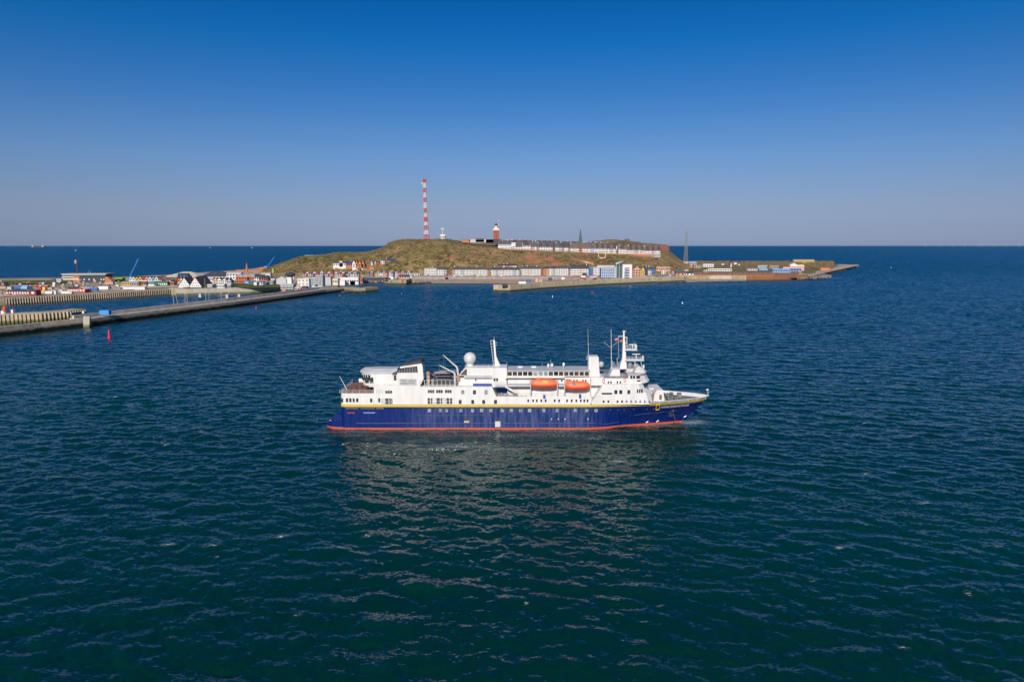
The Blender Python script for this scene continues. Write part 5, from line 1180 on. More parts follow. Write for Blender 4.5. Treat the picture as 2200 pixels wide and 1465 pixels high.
def lighthouse():
    Y=1322; b=px(1066,517,Y); r_=empty('lighthouse',b,'square orange-brick lighthouse with a white gallery rising over the upper town','lighthouse'); z=lambda v:px(0,v,Y).z; s=px(1,500,Y).x-px(0,500,Y).x
    hw=6.0*s; x=b.x
    m=MB(b); m.box(x-hw,x+hw,Y,Y+2*hw,b.z-3,z(495)); m.build('shaft',PAL['lhbrick'],r_)
    m=MB(b); m.box(x-hw-.6,x+hw+.6,Y-.6,Y+2*hw+.6,z(495),z(491)); m.build('gallery',PAL['cream'],r_)
    for k in range(4): q=bpy.data.objects.new('window',win_mesh(.9,1.9,GLASS)); SC.collection.objects.link(q); q.parent=r_; q.location=(0,-.05,3+k*4.6)
    c=(x,Y+hw,0); m=MB(b); m.lathe(c,[(3.6,z(491)),(3.5,z(485))],14); m.build('lantern_base',PAL['white'],r_)
    m=MB(b); m.lathe(c,[(4.3,z(486.5)),(4.3,z(486)),(2.9,z(486)),(2.9,z(482.5)),(3.3,z(482.4)),(2.2,z(481)),(.1,z(479.8))],14); m.build('lantern',PAL['slate'],r_)
    for k in range(5):
        va,vb=lerp(490,467,k/5),lerp(490,467,(k+1)/5); m=MB(b); m.tube((x+4.8,Y+2,z(va)),(x+4.9,Y+2,z(vb)),.42,n=5); m.build('aerial',RWRED if k%2==0 else RWW,r_)
lighthouse()
def church():
    Y=1290; b=px(1247,532,Y); r_=empty('church_tower',b,'slender dark green church spire above the clifftop houses','church'); z=lambda v:px(0,v,Y).z; x=b.x
    m=MB(b); m.box(x-3,x+3,Y,Y+6,b.z-3,z(521)); m.build('tower',PAL['green'],r_)
    SP=P_('spire_copper',(.07,.12,.085)); m=MB(b)
    rg=lambda v,h:[(x+h*math.cos(math.pi/4+i*math.pi/4),Y+3+h*math.sin(math.pi/4+i*math.pi/4),z(v)) for i in range(8)]
    m.loft([rg(521,3.4),rg(516,2.6),rg(505,1.7),rg(494,.6),rg(491,.2)]); m.build('spire',SP,r_)
    m=MB(b); m.sphere((x,Y+3,z(490)),.6,6); m.build('finial',PAL['cream'],r_)
church()
def green_mast():
    Y=1480; b=px(1473,565,Y); r_=empty('lattice_mast',b,'tall thin grey-green lattice mast with spread feet at the right end of the hill','radio mast'); z=lambda v:px(0,v,Y).z
    GM=P_('mast_grey_green',(.24,.25,.21)); m=MB(b); prof=[(565,9.0),(552,6.8),(540,5.2),(520,3.5),(505,2.4),(496,1.6)]
    for (va,wa),(vb,wb) in zip(prof[:-1],prof[1:]): 
        cx=lambda v: px(interp([(496,1473.8),(565,1473)],v),550,Y).x
        lattice(m,cx((va+vb)/2),Y,z(va),z(vb),wa,wb,.27,3)
    m.tube((px(1473.8,500,Y).x,Y,z(497)),(px(1473.8,500,Y).x,Y,z(493)),.25,n=4); m.build('lattice',GM,r_)
green_mast()
def radar():
    Y=1290; b=px(951,515,Y); r_=empty('radar_station',b,'small white radar station with a cross-shaped aerial on the hilltop','radar station'); z=lambda v:px(0,v,Y).z; x=b.x
    m=MB(b); m.lathe((x,Y+5,0),[(4.8,b.z-3),(4.8,z(508))],8); m.build('tower',PAL['palegrey'],r_)
    m=MB(b); m.lathe((x,Y+5,0),[(6.1,z(508)),(6.1,z(504.6)),(5.6,z(504))],8); m.build('control_room',PAL['white'],r_)
    m=MB(b); m.tube((x-.5,Y+5,z(504)),(x-.5,Y+5,z(490)),.5,.35,n=6); m.build('pole',PAL['white'],r_)
    m=MB(b)
    for dx,dv in ((-3,491),(3,491)): m.tube((x-.5,Y+5,z(491.5)),(x-.5+dx,Y+5,z(489.5)),.25,n=4); m.tube((x-.5,Y+5,z(491.5)),(x-.5+dx,Y+5,z(493)),.25,n=4)
    m.tube((x-4,Y+5,z(491.3)),(x+3,Y+5,z(491.3)),.25,n=4); m.build('aerial',PAL['white'],r_)
radar()
# --- hillside houses
for (u0,u1,vr,ve,vb,c,rc,w,l,ro) in ((716,743,563,565.5,571.5,'white','navy',(6,1),'long white restaurant with a navy roof on the hillside','R'),(729,736,560.5,561.5,567,'salmon','white',None,'round pinkish annex on top of the hillside restaurant','F'),
  (744,757,562.5,567,572,'brick','navy',(3,1),'brick house with a navy roof right of the hillside restaurant','R'),(757,764,559.5,566.5,575,'white','navy',(1,2),'white house with a very steep navy gable on the hillside','G'),(764,769,558.5,566,576,'brick','charcoal',(1,2),'narrow brick house with a steep dark gable, middle of the hillside gables','G'),
  (770,776,561,567,577,'orange','charcoal',(1,2),'orange house with a steep dark gable on the hillside','G'),(776.5,783,558.5,567,573,'brick','charcoal',(1,1),'brick house with a steep dark gable, rightmost of the hillside gables','G'),
  (766,772,574,576,581,'cream','tan',(1,1),'small cream hut below the dark gables, left one','R'),(773,779,575,577,583,'cream','tan',(1,1),'small cream hut below the dark gables, middle one','R'),(786,792,577,578.5,585,'cream','tan',(1,1),'small cream hut touching the bright orange barn','R'),
  (792.5,804,573.2,576.5,583.5,'orange','orange',None,'bright orange barn with a rounded hip roof on the hillside','H'),(779,785,575.5,577.5,583,'cream','brownroof',(1,1),'small cream hut below the dark gables, right one','R')):
    bld('hillside_house','house',l,u0,u1,vr,ve,vb,ro,c,rc,w,8,6,1140 if vb>576 else 1150,skirt=5)
row('the hillside cluster','coloured houses on the hillside',[(797,808,3,561,563.5,567.5,['white','navy','white'],'slate','G',(1,1)),(808.3,816.5,1,561.5,565,571,['red'],'charcoal','G',(1,1)),(818,822,1,557,559,567.5,['white'],'slate','R',(1,2)),(822,834,3,556.5,559,567.5,['cream','red','paleblue'],'slate','R',(1,2)),(834,842,2,556.5,560.5,566,['yellow','teal'],'navy','R',(1,1)),(842,849,1,556,561,564.5,['palegrey'],'navy','R',(1,1))],Y=1158)
p=px(664,556,1238); r_=empty('lookout_platform',p,'white railed lookout platform on the crest of the long green ridge','lookout'); m=MB(p); m.box(p.x-8,p.x+7,p.y,p.y+8,p.z+3,p.z+3.8); m.build('platform',PAL['palegrey'],r_); m=MB(p); m.box(p.x-3,p.x+3,p.y+1,p.y+6,p.z-2,p.z+3); m.build('kiosk',PAL['white'],r_); m=MB(p)
for k in range(9): m.tube((p.x-8+k*1.88,p.y,p.z+3.8),(p.x-8+k*1.88,p.y,p.z+6.2),.2,n=4)
m.tube((p.x-8,p.y,p.z+6.2),(p.x+7,p.y,p.z+6.2),.2,n=4); m.build('railing',PAL['white'],r_)
# --- lower town left of the beach: small coloured fronts
CC=['pink','red','palegrey','grey','navy','orange','orange','palegrey','blue','palegrey','red','pink','red','palegrey','grey']
row('the coloured row behind the offices','coloured small houses behind the harbour front',[(652,740,17,584.5,587.5,596,CC,['slate','palegrey','redroof'],'R',(1,2)),(742,771,5,584.5,587.5,595,['palegrey','grey','cream'],['slate','grey'],'R',(1,2))],z=6.8,depth=8)
row('the coloured row by the harbour mouth','coloured small houses beside the harbour mouth',[(792,884,21,583.5,585.5,594.5,['blue','orange','navy','yellow','grey','white','white','pink','pink','red','white','palegrey','navy','white','salmon','salmon','salmon','pink','grey','palegrey','white'],['slate','palegrey','brownroof'],'R',(1,2))],z=6.6,depth=8)
bld('beach_house','house','white low house with a tall pole at the left end of the beach',885,902,587.5,589,592.5,'R','white','palegrey',(3,1),8)
p=pz(891.5,590,6.3); m=MB(p); m.tube((p.x,p.y,5),(p.x,p.y,px(0,574.5,p.y).z),.3,.2,n=5); tag(m.build('flagpole',RWW),'white pole beside the white low house at the left end of the beach','flagpole')
bld('seafront_shed','building','long dark grey open shed over the inner harbour bank',776,830,594.5,596,599.5,'F','charcoal','tan',None,6,6.4)
bld('shop','building','navy roofed café block left of the stone pier end',857,879,590.5,593.5,597.5,'R','salmon','navy',(4,1),8,6.6)
# modern civic block
for (u0,u1,vr,ve,vb,c,rc,w,l) in ((639.5,664,597.5,599.5,614,'white','white',(3,2),'white framed modern block with brown window panels'),(664.3,689,598,600,613.5,'palegrey','palegrey',(8,3),'pale office wing with rows of narrow windows'),(678,694,591.5,592.8,613.8,'palegrey','palegrey',(5,5),'tall white slab block overlooking the offices'),
   (694.5,711,595,596,610,'palegrey','grey',None,'plain grey cube building right of the white slab'),(711.5,726,597.5,599,609.5,'cream','grey',(4,1),'small grey-beige building right of the plain cube'),(726,770,595.5,597,608.5,'white','white',(9,1),'long low white harbour building'),(730,741,602,603,610,'white','white',None,'white kiosk in front of the long low harbour building'),(752,763,603,604,608.5,'white','palegrey',None,'white delivery shed at the right of the long low harbour building'),
   (770.5,779,596,598,606,'brick','brick',(2,1),'brick red cube at the right end of the harbour buildings'),(653,680,593,595,604,'grey','slate',None,'dark roofed hall behind the white framed modern block')):
    bld('civic_building','building',l,u0,u1,vr,ve,vb,'F',c,rc,w,10,6.5,None,wc='tan' if 'brown' in l else None)
p=pz(616,622.5,6.5); bld('glass_pavilion','pavilion','white framed glass pavilion with a grey roof beside the breakwater',603,630.5,610.5,613.5,623,'R','gglass','palegrey',(9,2),9,6.5,wc='white')
bld('kiosk','kiosk','pale pink kiosk with a white tent roof by the glass pavilion',633,645,614,619,623,'G','pink','white',(2,1),6,6.5)
bld('kiosk','kiosk','dark red open kiosk between the pale pink kiosk and the offices',648,659,615,616.5,620.5,'R','darkred','slate',None,6,6.5)
bld('theatre','building','white building with a slanted green glass window by the round dark roof',594,617,594,599.5,611,'G','palegrey','grey',None,12,6.5)
b=pz(606,611,6.5); m=MB(b); m.prism_y([(b.x-6,b.z+3),(b.x+8,b.z+3.2),(b.x+8,b.z+4.2),(b.x-6,b.z+8)],b.y-.4,b.y-.1); tag(m.build('slanted_window',PAL['gglass']),'slanted dark green window strip on the front of the white theatre building','window')
p=pz(621,611,6.5); r_=empty('round_roof_tower',p,'white tower carrying a wide dark disc-shaped dome','tower'); z=lambda v:px(0,v,p.y).z; m=MB(p); m.box(p.x-3,p.x+3,p.y,p.y+6,4,z(596)); m.build('shaft',PAL['white'],r_); m=MB(p); m.lathe((p.x,p.y+6,0),[(2.5,z(596)),(5.6,z(592.5)),(6.2,z(590)),(4.6,z(586.8)),(1.4,z(585.4))],18); m.build('dome',PAL['charcoal'],r_)
p=pz(629.5,600,6.5); m=MB(p); m.box(p.x-1.1,p.x+1.1,p.y,p.y+2.2,4,px(0,574.5,p.y).z); tag(m.build('white_tower',PAL['white']),'slim white tower standing against the green ridge','tower')
for (u0,u1,vr,ve,vb,ro,c,rc,w,l) in (
   (487,518,585,588,600,'R','white','palegrey',(5,2),'long white building with a pale roof left of the brick gables'),(507,519,590,595,608.5,'G','brick','white',(2,2),'orange brick house under the leftmost of three white gables'),(519.5,531,590.5,595,608.5,'G','brick','white',(2,2),'orange brick house under the middle of three white gables'),(531.5,546.5,590,595,608,'G','brick','white',(3,2),'orange brick house under the rightmost of three white gables'),
   (546.5,556,589,595,608,'R','white','dark',(2,2),'white fronted house with a dark roof right of the brick gables'),(556.5,567,590,596.5,609,'R','brick','dark',(2,2),'brick house with a big dark roof beside the lawn'),(567.3,576,592,598.5,610,'R','brick','dark',(2,2),'brick house with a dark roof at the end of the lawn terrace'),
   (561,581,585.5,588,598,'R','cream','grey',(4,1),'cream flat hall behind the dark roofed brick houses'),(576.5,590,597.5,599.5,606,'F','white','palegrey',(4,1),'white block with a pale blue strip right of the brick houses'),(578,587,603,605,611,'R','palegrey','paleblue',(2,1),'small grey house with a pale blue roof before the theatre'),
   (527,534,602,604,609.5,'R','paleblue','blue',None,'pale blue beach hut, leftmost before the lawn'),(534.5,545,603.5,604.5,610,'R','teal','teal',(2,1),'pale green beach hut on the lawn'),(545.5,551.5,605.5,607,613,'F','white','white',None,'white cube hut on the lawn'),(553.5,565,604.5,606.5,612.5,'R','white','blue',(2,1),'white hut with a blue roof on the lawn'),(565.5,573,607.5,609,612.5,'R','navy','blue',None,'dark blue hut at the right end of the huts on the lawn'),
   (493,503,587.5,590,598,'R','white','grey',(2,1),'small white house tucked under the long white building')):
    bld('house','house',l,u0,u1,vr,ve,vb,ro,c,rc,w,9,6.5)
# --- harbour village
bld('sports_hall','hall','hall with a broad beige trapezoid roof and a dark glazed gable beyond the sheds',358,425,583.8,593,597,'H','beige','beige',None,34,5.5,None)
bld('sports_hall_annex','hall','dark roofed annex with a blue gable standing before the beige hall',381,404,587.3,591.5,597,'R','brightblue','charcoal',(3,1),8,6.0)
bld('nature_centre','building','big building with a wide dark hipped roof right of the beige hall',431,491,583,594.5,600,'H','white','charcoal',(9,1),22,6.0)
def aframe(u0,u1,vt,vb,label,dep=16,z=6.6):
    p=pz((u0+u1)/2,vb,z); x0=ray(u0,vb)[0]*p.y; x1=ray(u1,vb)[0]*p.y; h=px(0,vt,p.y).z-z; w=x1-x0; r_=empty('gabled_house',p,label,'house','twin steep gabled houses by the quay',R(4))
    m=MB(); m.prism_y([(-w/2+.4,-1),(w/2-.4,-1),(w/2-.4,.8),(0,h-.3),(-w/2+.4,.8)],0,dep); m.build('wall',PAL['white'],r_)
    m=MB()
    for s in (-1,1): q=[(s*(w/2+.6),.2),(0,h),(0,h+.4),(s*(w/2+.6),.6)]; m.prism_y(q if s<0 else q[::-1],-.6,dep+.3)
    m.build('roof',P_('shingle_roof',(.12,.09,.085)),r_)
    for j,n in ((0,4),(1,3),(2,1)):
        for i in range(n): q=bpy.data.objects.new('window',win_mesh(1.0,1.5,PAL['grey'])); SC.collection.objects.link(q); q.parent=r_; q.location=((i-(n-1)/2)*2.2,-.08,1.2+j*h*.27)
aframe(383,409.5,596.5,617,'white gabled house with glazed timber front, left one of the twin pair',22); aframe(407,433,595.5,617.5,'white gabled house with glazed timber front, right one of the twin pair',34)
for (u0,u1,vr,ve,vb,ro,c,rc,w,l) in (
   (445,456,609.5,612,617.5,'F','white','white',(3,1),'low white flat annex right of the twin gables'),(441,458,596,599,609,'R','white','palegrey',(4,2),'white house with a pale roof behind the twin gables'),(458,468,598,602,609,'G','pink','redroof',(2,2),'pink gabled house among the white quay houses'),(466,477,597.5,602,611,'G','white','slate',(3,2),'white house with a small gable beside the pink one'),(478,487,598,602,612,'G','white','slate',(2,2),'white gabled house second from the right by the lawn'),(487.5,497,599.5,603.5,614,'G','palegrey','slate',(2,2),'pale grey gabled house rightmost by the lawn'),
   (466,482,610,611.5,619,'F','white','white',(5,1),'white glazed café block nearest the curved quay'),(482.5,496,609.5,611.5,616.5,'F','palegrey','white',(4,1),'pale café terrace right of the white glazed block'),
   (331,360,604.5,607.5,613.5,'R','green','green',(7,1),'long dark green shed with white doors'),(360.5,365.5,607.5,609.5,613,'R','red','grey',None,'tiny red shed at the right end of the green shed'),(366.5,373.5,604,607,613,'G','brick','redroof',(1,1),'small red house right of the long green shed'),
   (260,282.5,605,607,613,'R','yellow','tan',(5,1),'low yellow shed beside the tall blue crane'),(283,297.5,604.5,607,614,'R','grey','grey',(3,1),'grey shed between the yellow and the orange ones'),(298,314,605.5,608,613.5,'R','orange','brownroof',(3,1),'orange shed with a brown roof'),(300,345,602,603.5,607.5,'F','white','white',(9,1),'long white flat roofed gallery below the coloured gables')):
    bld('shed' if 'shed' in l else 'house','shed' if 'shed' in l else 'house',l,u0,u1,vr,ve,vb,ro,c,rc,w,8,6.4,wc='white' if c in('green','red') else None)
p=pz(324,614.5,6.5); r_=empty('pavilion',p,'octagonal pavilion with a white and teal roof before the green shed','pavilion'); m=MB(p); m.lathe((p.x,p.y+4,0),[(4.6,4),(4.6,9)],8); m.build('wall',PAL['white'],r_); m=MB(p); m.lathe((p.x,p.y+4,0),[(5.6,9),(2.5,11),(2.2,11),(.2,12.5)],8); m.build('roof',PAL['teal'],r_)
def shacks(u0,u1,n,vr,ve,vb,cols,desc,z=6.3):
    for i in range(n):
        a,b=lerp(u0,u1,i/n),lerp(u0,u1,(i+1)/n); c=cols[i%len(cols)]
        bld('lobster_shack','hut',f'{cn(c)} gabled hut, {ordw(i)} from left in {desc}',a+.25,b-.25,vr+random.uniform(-.4,.4),ve,vb,'G',c,random.choice(('slate','brownroof','redroof','grey')),(1,1),7,z,None,'coloured gabled harbour huts')
shacks(277,340,9,594.8,598,603,['white','white','yellow','yellow','red','pink','white','paleblue','white'],'the upper row left of the beige hall')
shacks(341,384,7,596,599.5,605.5,['red','darkred','blue','red','teal','green','grey'],'the darker row below the beige hall')
shacks(344,368,4,602,605,608.5,['white','red','pink','white'],'the short row behind the green shed')
shacks(377,402,5,597,600.5,606.5,['red','orange','white','pink','red'],'the row behind the twin gables')
bld('flower_roof_hut','hut','lime green hut at the far left of the harbour huts',246,262.5,596.5,598.5,602.5,'R','lime','lime',None,8,6)
bld('tent','tent','long low white tent beside the foot of the tall blue crane',258,311,616,617.5,621,'R','white','white',None,5,6.6)
# station building with its mast
def station():
    z=6.2; p=pz(182,605,z); Y=p.y; X=lambda u:ray(u,600)[0]*Y; Z=lambda v:px(0,v,Y).z; r_=empty('harbour_station',p,'dark flat roofed station building with a stepped glazed left end and brick ramp','building')
    m=MB(p); m.box(X(170),X(226),Y,Y+16,3,Z(590)); m.build('wall',PAL['charcoal'],r_)
    m=MB(p); m.prism_y([(X(132),Z(588)),(X(232),Z(587.5)),(X(228),Z(590.5)),(X(138),Z(592))],Y-1.5,Y+18); m.build('roof',PAL['grey'],r_)
    for k,(a,b,v0,v1) in enumerate(((134,160,594,596),(133,170,598,600),(133,176,601,602))): m=MB(p); m.box(X(a),X(b),Y-1,Y+12,Z(v1),Z(v0)); m.build('floor_slab',PAL['cream'],r_)
    m=MB(p); m.box(X(136),X(160),Y,Y+12,3,Z(591)); m.build('glazed_wing',PAL['slate'],r_)
    m=MB(p); m.box(X(158),X(171),Y-.3,Y+10,3,Z(592)); m.build('brick_core',PAL['brick'],r_)
    m=MB(p); m.prism_y([(X(226),3),(X(242),3),(X(241),Z(604)),(X(230),Z(594.5)),(X(226),Z(594.5))],Y-.5,Y+8); m.build('ramp',PAL['brick'],r_)
    for k in range(10):
        m=MB(p); xx=lerp(X(176),X(228),k/9); m.tube((xx-2,Y-.4,Z(592)),(xx,Y-1.2,Z(588.5)),.22,n=4); m.build('strut',PAL['palegrey'],r_)
    for u in (181,191.5,202,217.5,223): q=bpy.data.objects.new('window',win_mesh(1.4,1.8,PAL['white'])); SC.collection.objects.link(q); q.parent=r_; q.location=(X(u)-p.x,-.05,Z(602)-z)
    for u in (186.5,190.5): m=MB(p); m.tube((X(u),Y+5,Z(588)),(X(u),Y+5,Z(581)),.15,n=4); m.build('aerial',PAL['palegrey'],r_)
    q=px(166.5,588,Y+4); s_=empty('signal_mast',q,'thin lattice signal mast with a basket head above the dark station','mast'); m=MB(q); lattice(m,q.x,q.y,q.z-3,px(0,567,q.y).z,1.5,.8,.16,6); m.build('lattice',PAL['brownroof'],s_)
    zt_=px(0,566,q.y).z; m=MB(q); m.lathe((q.x-1,q.y,zt_),[(.3,-.8),(1.5,0),(1.7,2.4),(.9,4.2),(.1,5)],8); m.build('basket',PAL['tan'],s_)
station()
for (u0,u1,vr,ve,vb,ro,c,rc,w,l,h) in (
  (13,63.5,623.5,626.2,633.5,'R','darkred','slate',(9,1),'long dark red barrack with white windows at the left quay',None),(64,78,623,625,634,'R','darkred','slate',(1,1),'dark red square end block of the long barrack',None),(145.5,170,617,620.5,627.5,'R','red','charcoal',(7,1),'bright red workshop with a dark roof behind the quay',None),
  (170.5,183,616.5,621,628,'G','red','white',(2,1),'bright red workshop end with a white gable',None),(0,12,613,614.5,618,'R','tan','brownroof',None,'tan hut at the extreme left behind the barrack',None),(2,8,607,608,610,'F','blue','blue',None,'small blue container at the extreme left edge',None)):
    bld('barrack' if 'barrack' in l else 'workshop','building',l,u0,u1,vr,ve,vb,ro,c,rc,w,7,6.5,wc='white' if w else None)
def box_thing(name,cat,label,u0,u1,vt,vb,mat,z=6.6,dep=3,group=None,round_=False,lid=None):
    p=pz((u0+u1)/2,vb,z); x0=ray(u0,vb)[0]*p.y; x1=ray(u1,vb)[0]*p.y; h=px(0,vt,p.y).z-z; r_=empty(name,p,label,cat,group); m=MB(p)
    if round_:
        n=10; m.prism_x([(p.y+dep/2+dep/2*math.cos(t),z+h/2+h/2*math.sin(t)) for t in [2*math.pi*k/n for k in range(n)]],x0,x1)
    else: m.box(x0,x1,p.y,p.y+dep,z,z+h)
    m.build('body',mat,r_); m=MB(p); m.box(x0-.1,x1+.1,p.y-.1,p.y+dep+.1,z+h,z+h+.2) if not round_ else m.box(x0+.5,x1-.5,p.y+dep/2-.4,p.y+dep/2+.4,z+h,z+h+.7); m.build('lid' if not round_ else 'hatch',lid or mat,r_); return r_
D=PAL; CB_=P_('container_blue',(.05,.28,.70))
for a in (('tank','tank','round bright blue tank behind the left end of the barrack',30,43,615,623,D['brightblue'],6.6,5,None,True),('tank','tank','round pale blue tank behind the middle of the barrack',44,58,615,623,D['paleblue'],6.6,5,None,True),('machine_housing','machine','navy machine housing left of the bright blue tank',25,29.5,617,621,D['navy']),('cabin','cabin','pale grey cabin left of the navy machine housing',15,24,616.5,621.5,D['palegrey']),
 ('skip','skip','dark blue skip right of the round tanks',58.5,66,616.5,620,D['blue']),('tank','tank','red tank with a white top behind the barrack',82,88.5,615,623.5,D['red'],6.6,4,None,False,D['white']),('cabin','cabin','white cabin just behind the red tank',84,90,614,618,D['white'],6.6),('buoy_store','stack','orange and yellow stack of buoys left of the workshop',91,97,617,624,D['yellow']),('buoy_store','stack','red stack of buoys under a white sheet',95,103,613.5,622.5,D['red'],6.6,4,None,False,D['white']),('buoy_store','stack','tan pile of gear right of the red stack of buoys',103,112,618,623.5,D['tan']),
 ('shipping_container','container','long white container in front of the stacks, left one',96,112,626,631,D['white']),('shipping_container','container','short white container in front of the stacks, middle one',116,120,625,632,D['white']),('shipping_container','container','long white container in front of the stacks, right one',131,146,626.5,631,D['white']),('shipping_container','container','cream container right of the long white ones',146,154,627,631,D['cream']),('boat_shed','shed','tan timber pile along the quay edge by the barrack',79,95,625,630,D['salmon']),
 ('cabin','cabin','bright blue cabin left of the pair by the small crane',184,191,621.5,625.5,D['brightblue']),('cabin','cabin','bright blue cabin with a pale roof right of the small crane',194,209,618.5,625,D['brightblue'],6.6,3,None,False,D['paleblue']),('storage_hull','tank','long white cylindrical hull on the yard by the blue cabins',209,232,617,623.5,D['white'],6.6,3,None,True),('cabin','cabin','blue cap block at the right end of the long white hull',231,236.5,616,620,D['brightblue']),
 ('container','container','grey container on the yard right of the station ramp',225,243,606,611,D['tan']),('shed_box','shed','grey double hut left of the station',121,132,599,606,D['grey']),('shed_box','shed','blue-grey hut left of the grey double hut',113,119,600,606,D['slate']),('skip','skip','low white container far right on the yard',258,264,617,621,D['white']),
 ('beach_tent','tent','white tarpaulin boat cradle on the town pier',1114,1130,605.5,609.5,D['white'],7.0),('beach_tent','tent','bright blue awning on the town pier',1130,1141,601.5,606,D['brightblue'],7.0),('beach_shed','shed','dark container near the head of the town pier',1078,1090,610.5,614.3,D['charcoal'],7.0),('beach_shed','shed','pink hut on the pier right of the blue awning',1150,1156,599,606,D['pink'],7.0),('beach_shed','shed','salmon hut on the pier second right of the blue awning',1158,1165,601,606,D['salmon'],7.0),
 ('beach_shed','shed','grey hut on the pier between the salmon hut and hotels',1178,1186,597,603,D['slate'],7.0),('beach_shed','shed','white pavilion on the pier by the grey hut',1206,1213,596,600.5,D['white'],7.0),('kiosk_box','kiosk','red counter in front of the green topped kiosk',1247,1259,596.5,599.5,D['red'],7.0),('kiosk_box','kiosk','green topped white kiosk before the seafront hotels',1248,1258,592.5,596.5,D['white'],7.1,3,None,False,D['green']),('awning','awning','black awning at the foot of the white row by the blue tower',1252,1261,587,592.5,D['dark'],7.0,5),
 ('awning','awning','red awning strip under the white seafront houses',1200,1222,588.5,590,D['red'],7.0,2),('awning','awning','red awning strip left of the black awning',1228,1243,594,596,D['red'],7.0,2),('awning','awning','pink parasols before the round glass bay',1267,1282,593.5,597,D['pink'],7.0,2),
 ('red_stall','stall','small red stall standing on the promenade by the beach',954,960,591,594.5,D['red'],7.0,3),('light_beacon','beacon','small white beacon hut on the stone pier',840,845,595.5,600,D['white'],6.9,3),('parked_machine','machine','orange machine parked before the glass pavilion',606,614,623,627,D['orange'],6.5),('car','van','blue delivery van parked before the office wing',663,668,614,618,D['brightblue'],6.6),('container','container','blue container parked before the plain offices',677,681,612.5,616,D['navy'],6.6),
 ('jetty_container','container','bright blue container on the breakwater behind its parapet',214,234,667.5,676,CB_,6.4,3.0),('lime_silo','silo','lime green silo at the foot of the green ridge',584.5,588.5,577,589,D['lime'],6),('mound','store','bright orange stack on the earth mound by the far mole',1763,1782,576,580.5,D['orange'],7)):
    a=list(a)+[6.6,3,None,False,None][len(a)-8:] if len(a)<13 else list(a)
    box_thing(*a)
# orange earth mound and red brick strip by the far left shore
m=MB(); 
for k in range(60): 
    p=pz(random.uniform(556,583),random.uniform(577,582),7); m.blob((p.x,p.y,6),(random.uniform(4,8),5,random.uniform(2,6)))
tag(m.build('earth_mound',[ground_mat('orange_earth',[(.42,.20,.10),(.34,.16,.09)],(.1,))]),'orange earth mound at the foot of the ridge','mound')
bld('brick_yard_wall','wall','long low brick-red wall on the far left shore',507,556,580,580.6,583.5,'F','brick','brick',None,4,5)
def crane_boom(name,label,base,tip,Y,w,mat,cabw=4):
    b=px(*base,Y); t=px(*tip,Y); r_=empty(name,b,label,'crane'); m=MB(b); n=int((t-b).length/2.4)
    for k in range(n):
        p=b.lerp(t,k/n); q=b.lerp(t,(k+1)/n)
        for s in (-1,1): m.tube(p+Vector((s*w,0,0)),q+Vector((s*w,0,0)),.22,n=4)
        m.tube(p+Vector((-w,0,0)),q+Vector((w,0,0)),.12,n=4)
    m.build('boom',mat,r_); m=MB(b); m.box(b.x-cabw,b.x+cabw*.6,b.y-2,b.y+2,b.z-1.5,b.z+2.2); m.build('cab',mat,r_); m=MB(b)
    for s in (-1,1): m.box(b.x-cabw-.3,b.x+cabw,b.y+s*2-.5,b.y+s*2+.5,b.z-2.8,b.z-1.4)
    m.build('crawler_tracks',DARK,r_); m=MB(t); 
    return r_
CB=P_('crane_blue',(.04,.20,.62)); 
crane_boom('crawler_crane','blue crawler crane with a very long boom leaning right over the white tents',(268.5,616),(297,556),830,.55,CB)
crane_boom('crawler_crane','short blue crane with an upright boom between the blue cabins',(191,622),(188,606.5),760,.9,CB,3)
crane_boom('crawler_crane','distant blue crane leaning right behind the orange earth mound',(574,574),(589.5,552),1170,.5,CB,2)
p=pz(530.5,584,6); r_=empty('steeple_frame',p,'red steeple-shaped frame on the far left shore','frame'); m=MB(p); m.lathe((p.x,p.y,0),[(2.2,4),(1.6,14),(.3,22)],6); m.build('body',D['brick'],r_)
# lamp posts, bollards, small beacons and moored boats
def post(name,cat,label,u,vt,vb,z,r=.14,mat=None,group=None,head=True,off=0):
    p=pz(u,vb,z); zt_=px(0,vt,p.y).z; m=MB(p); m.tube((p.x,p.y,z-.5),(p.x,p.y,zt_),r,r*.7,n=6)
    if head: m.tube((p.x,p.y,zt_),(p.x+1.0,p.y,zt_+.1),r*.7,n=5); m.box(p.x+.6,p.x+1.5,p.y-.2,p.y+.2,zt_,zt_+.2)
    return tag(m.build(name,mat or RWW),label,cat,group)
for k,(u,vt,vb) in enumerate(((78,652.5,673),(157,651,673.5),(210,652.5,676),(275,646,667),(330,640,659),(397,628,651))): post('lamp_post','lamp post',f'tall lamp post on the harbour mole, {ordw(k)} from the left',u,vt,vb,3.5 if u>190 else 6.6,.16,PAL['palegrey'],'lamp posts on the harbour moles')
for k,(u,vt,vb) in enumerate(((39.5,661,673),(64.5,661,673.5),(133,662,674))): post('mooring_post','post',f'thick pale post on the ribbed inner mole, {ordw(k)} from the left',u,vt,vb,6.6,.62 if k<2 else .3,PAL['tan'],'thick posts on the inner mole',False)
for k,u in enumerate((104,119,149,164,194)): post('bollard','bollard',f'small bollard on the ribbed inner mole, {ordw(k)} from the left',u,670.5,673.8,6.6,.3,PAL['tan'],'bollards on the inner mole',False)
bl=[241,251,260.5,270,279.5,288.5,298,307,316,325,334,342,356,364,388]
for k,u in enumerate(bl): v=interp([(241,669.5),(400,648)],u); post('bollard','bollard',f'pale bollard on the breakwater, {ordw(k)} from the left along the marina',u,v-1.4,v+1.5,6.9,.42,PAL['palegrey'],'bollards along the breakwater',False)
box_thing('mole_hut','hut','white hut on the ribbed inner mole',23.5,28,666,673,D['white'],6.6,2.5); box_thing('mole_hut','hut','small white box near the right end of the inner mole',176.5,180.5,669,673.5,D['white'],6.6,2)
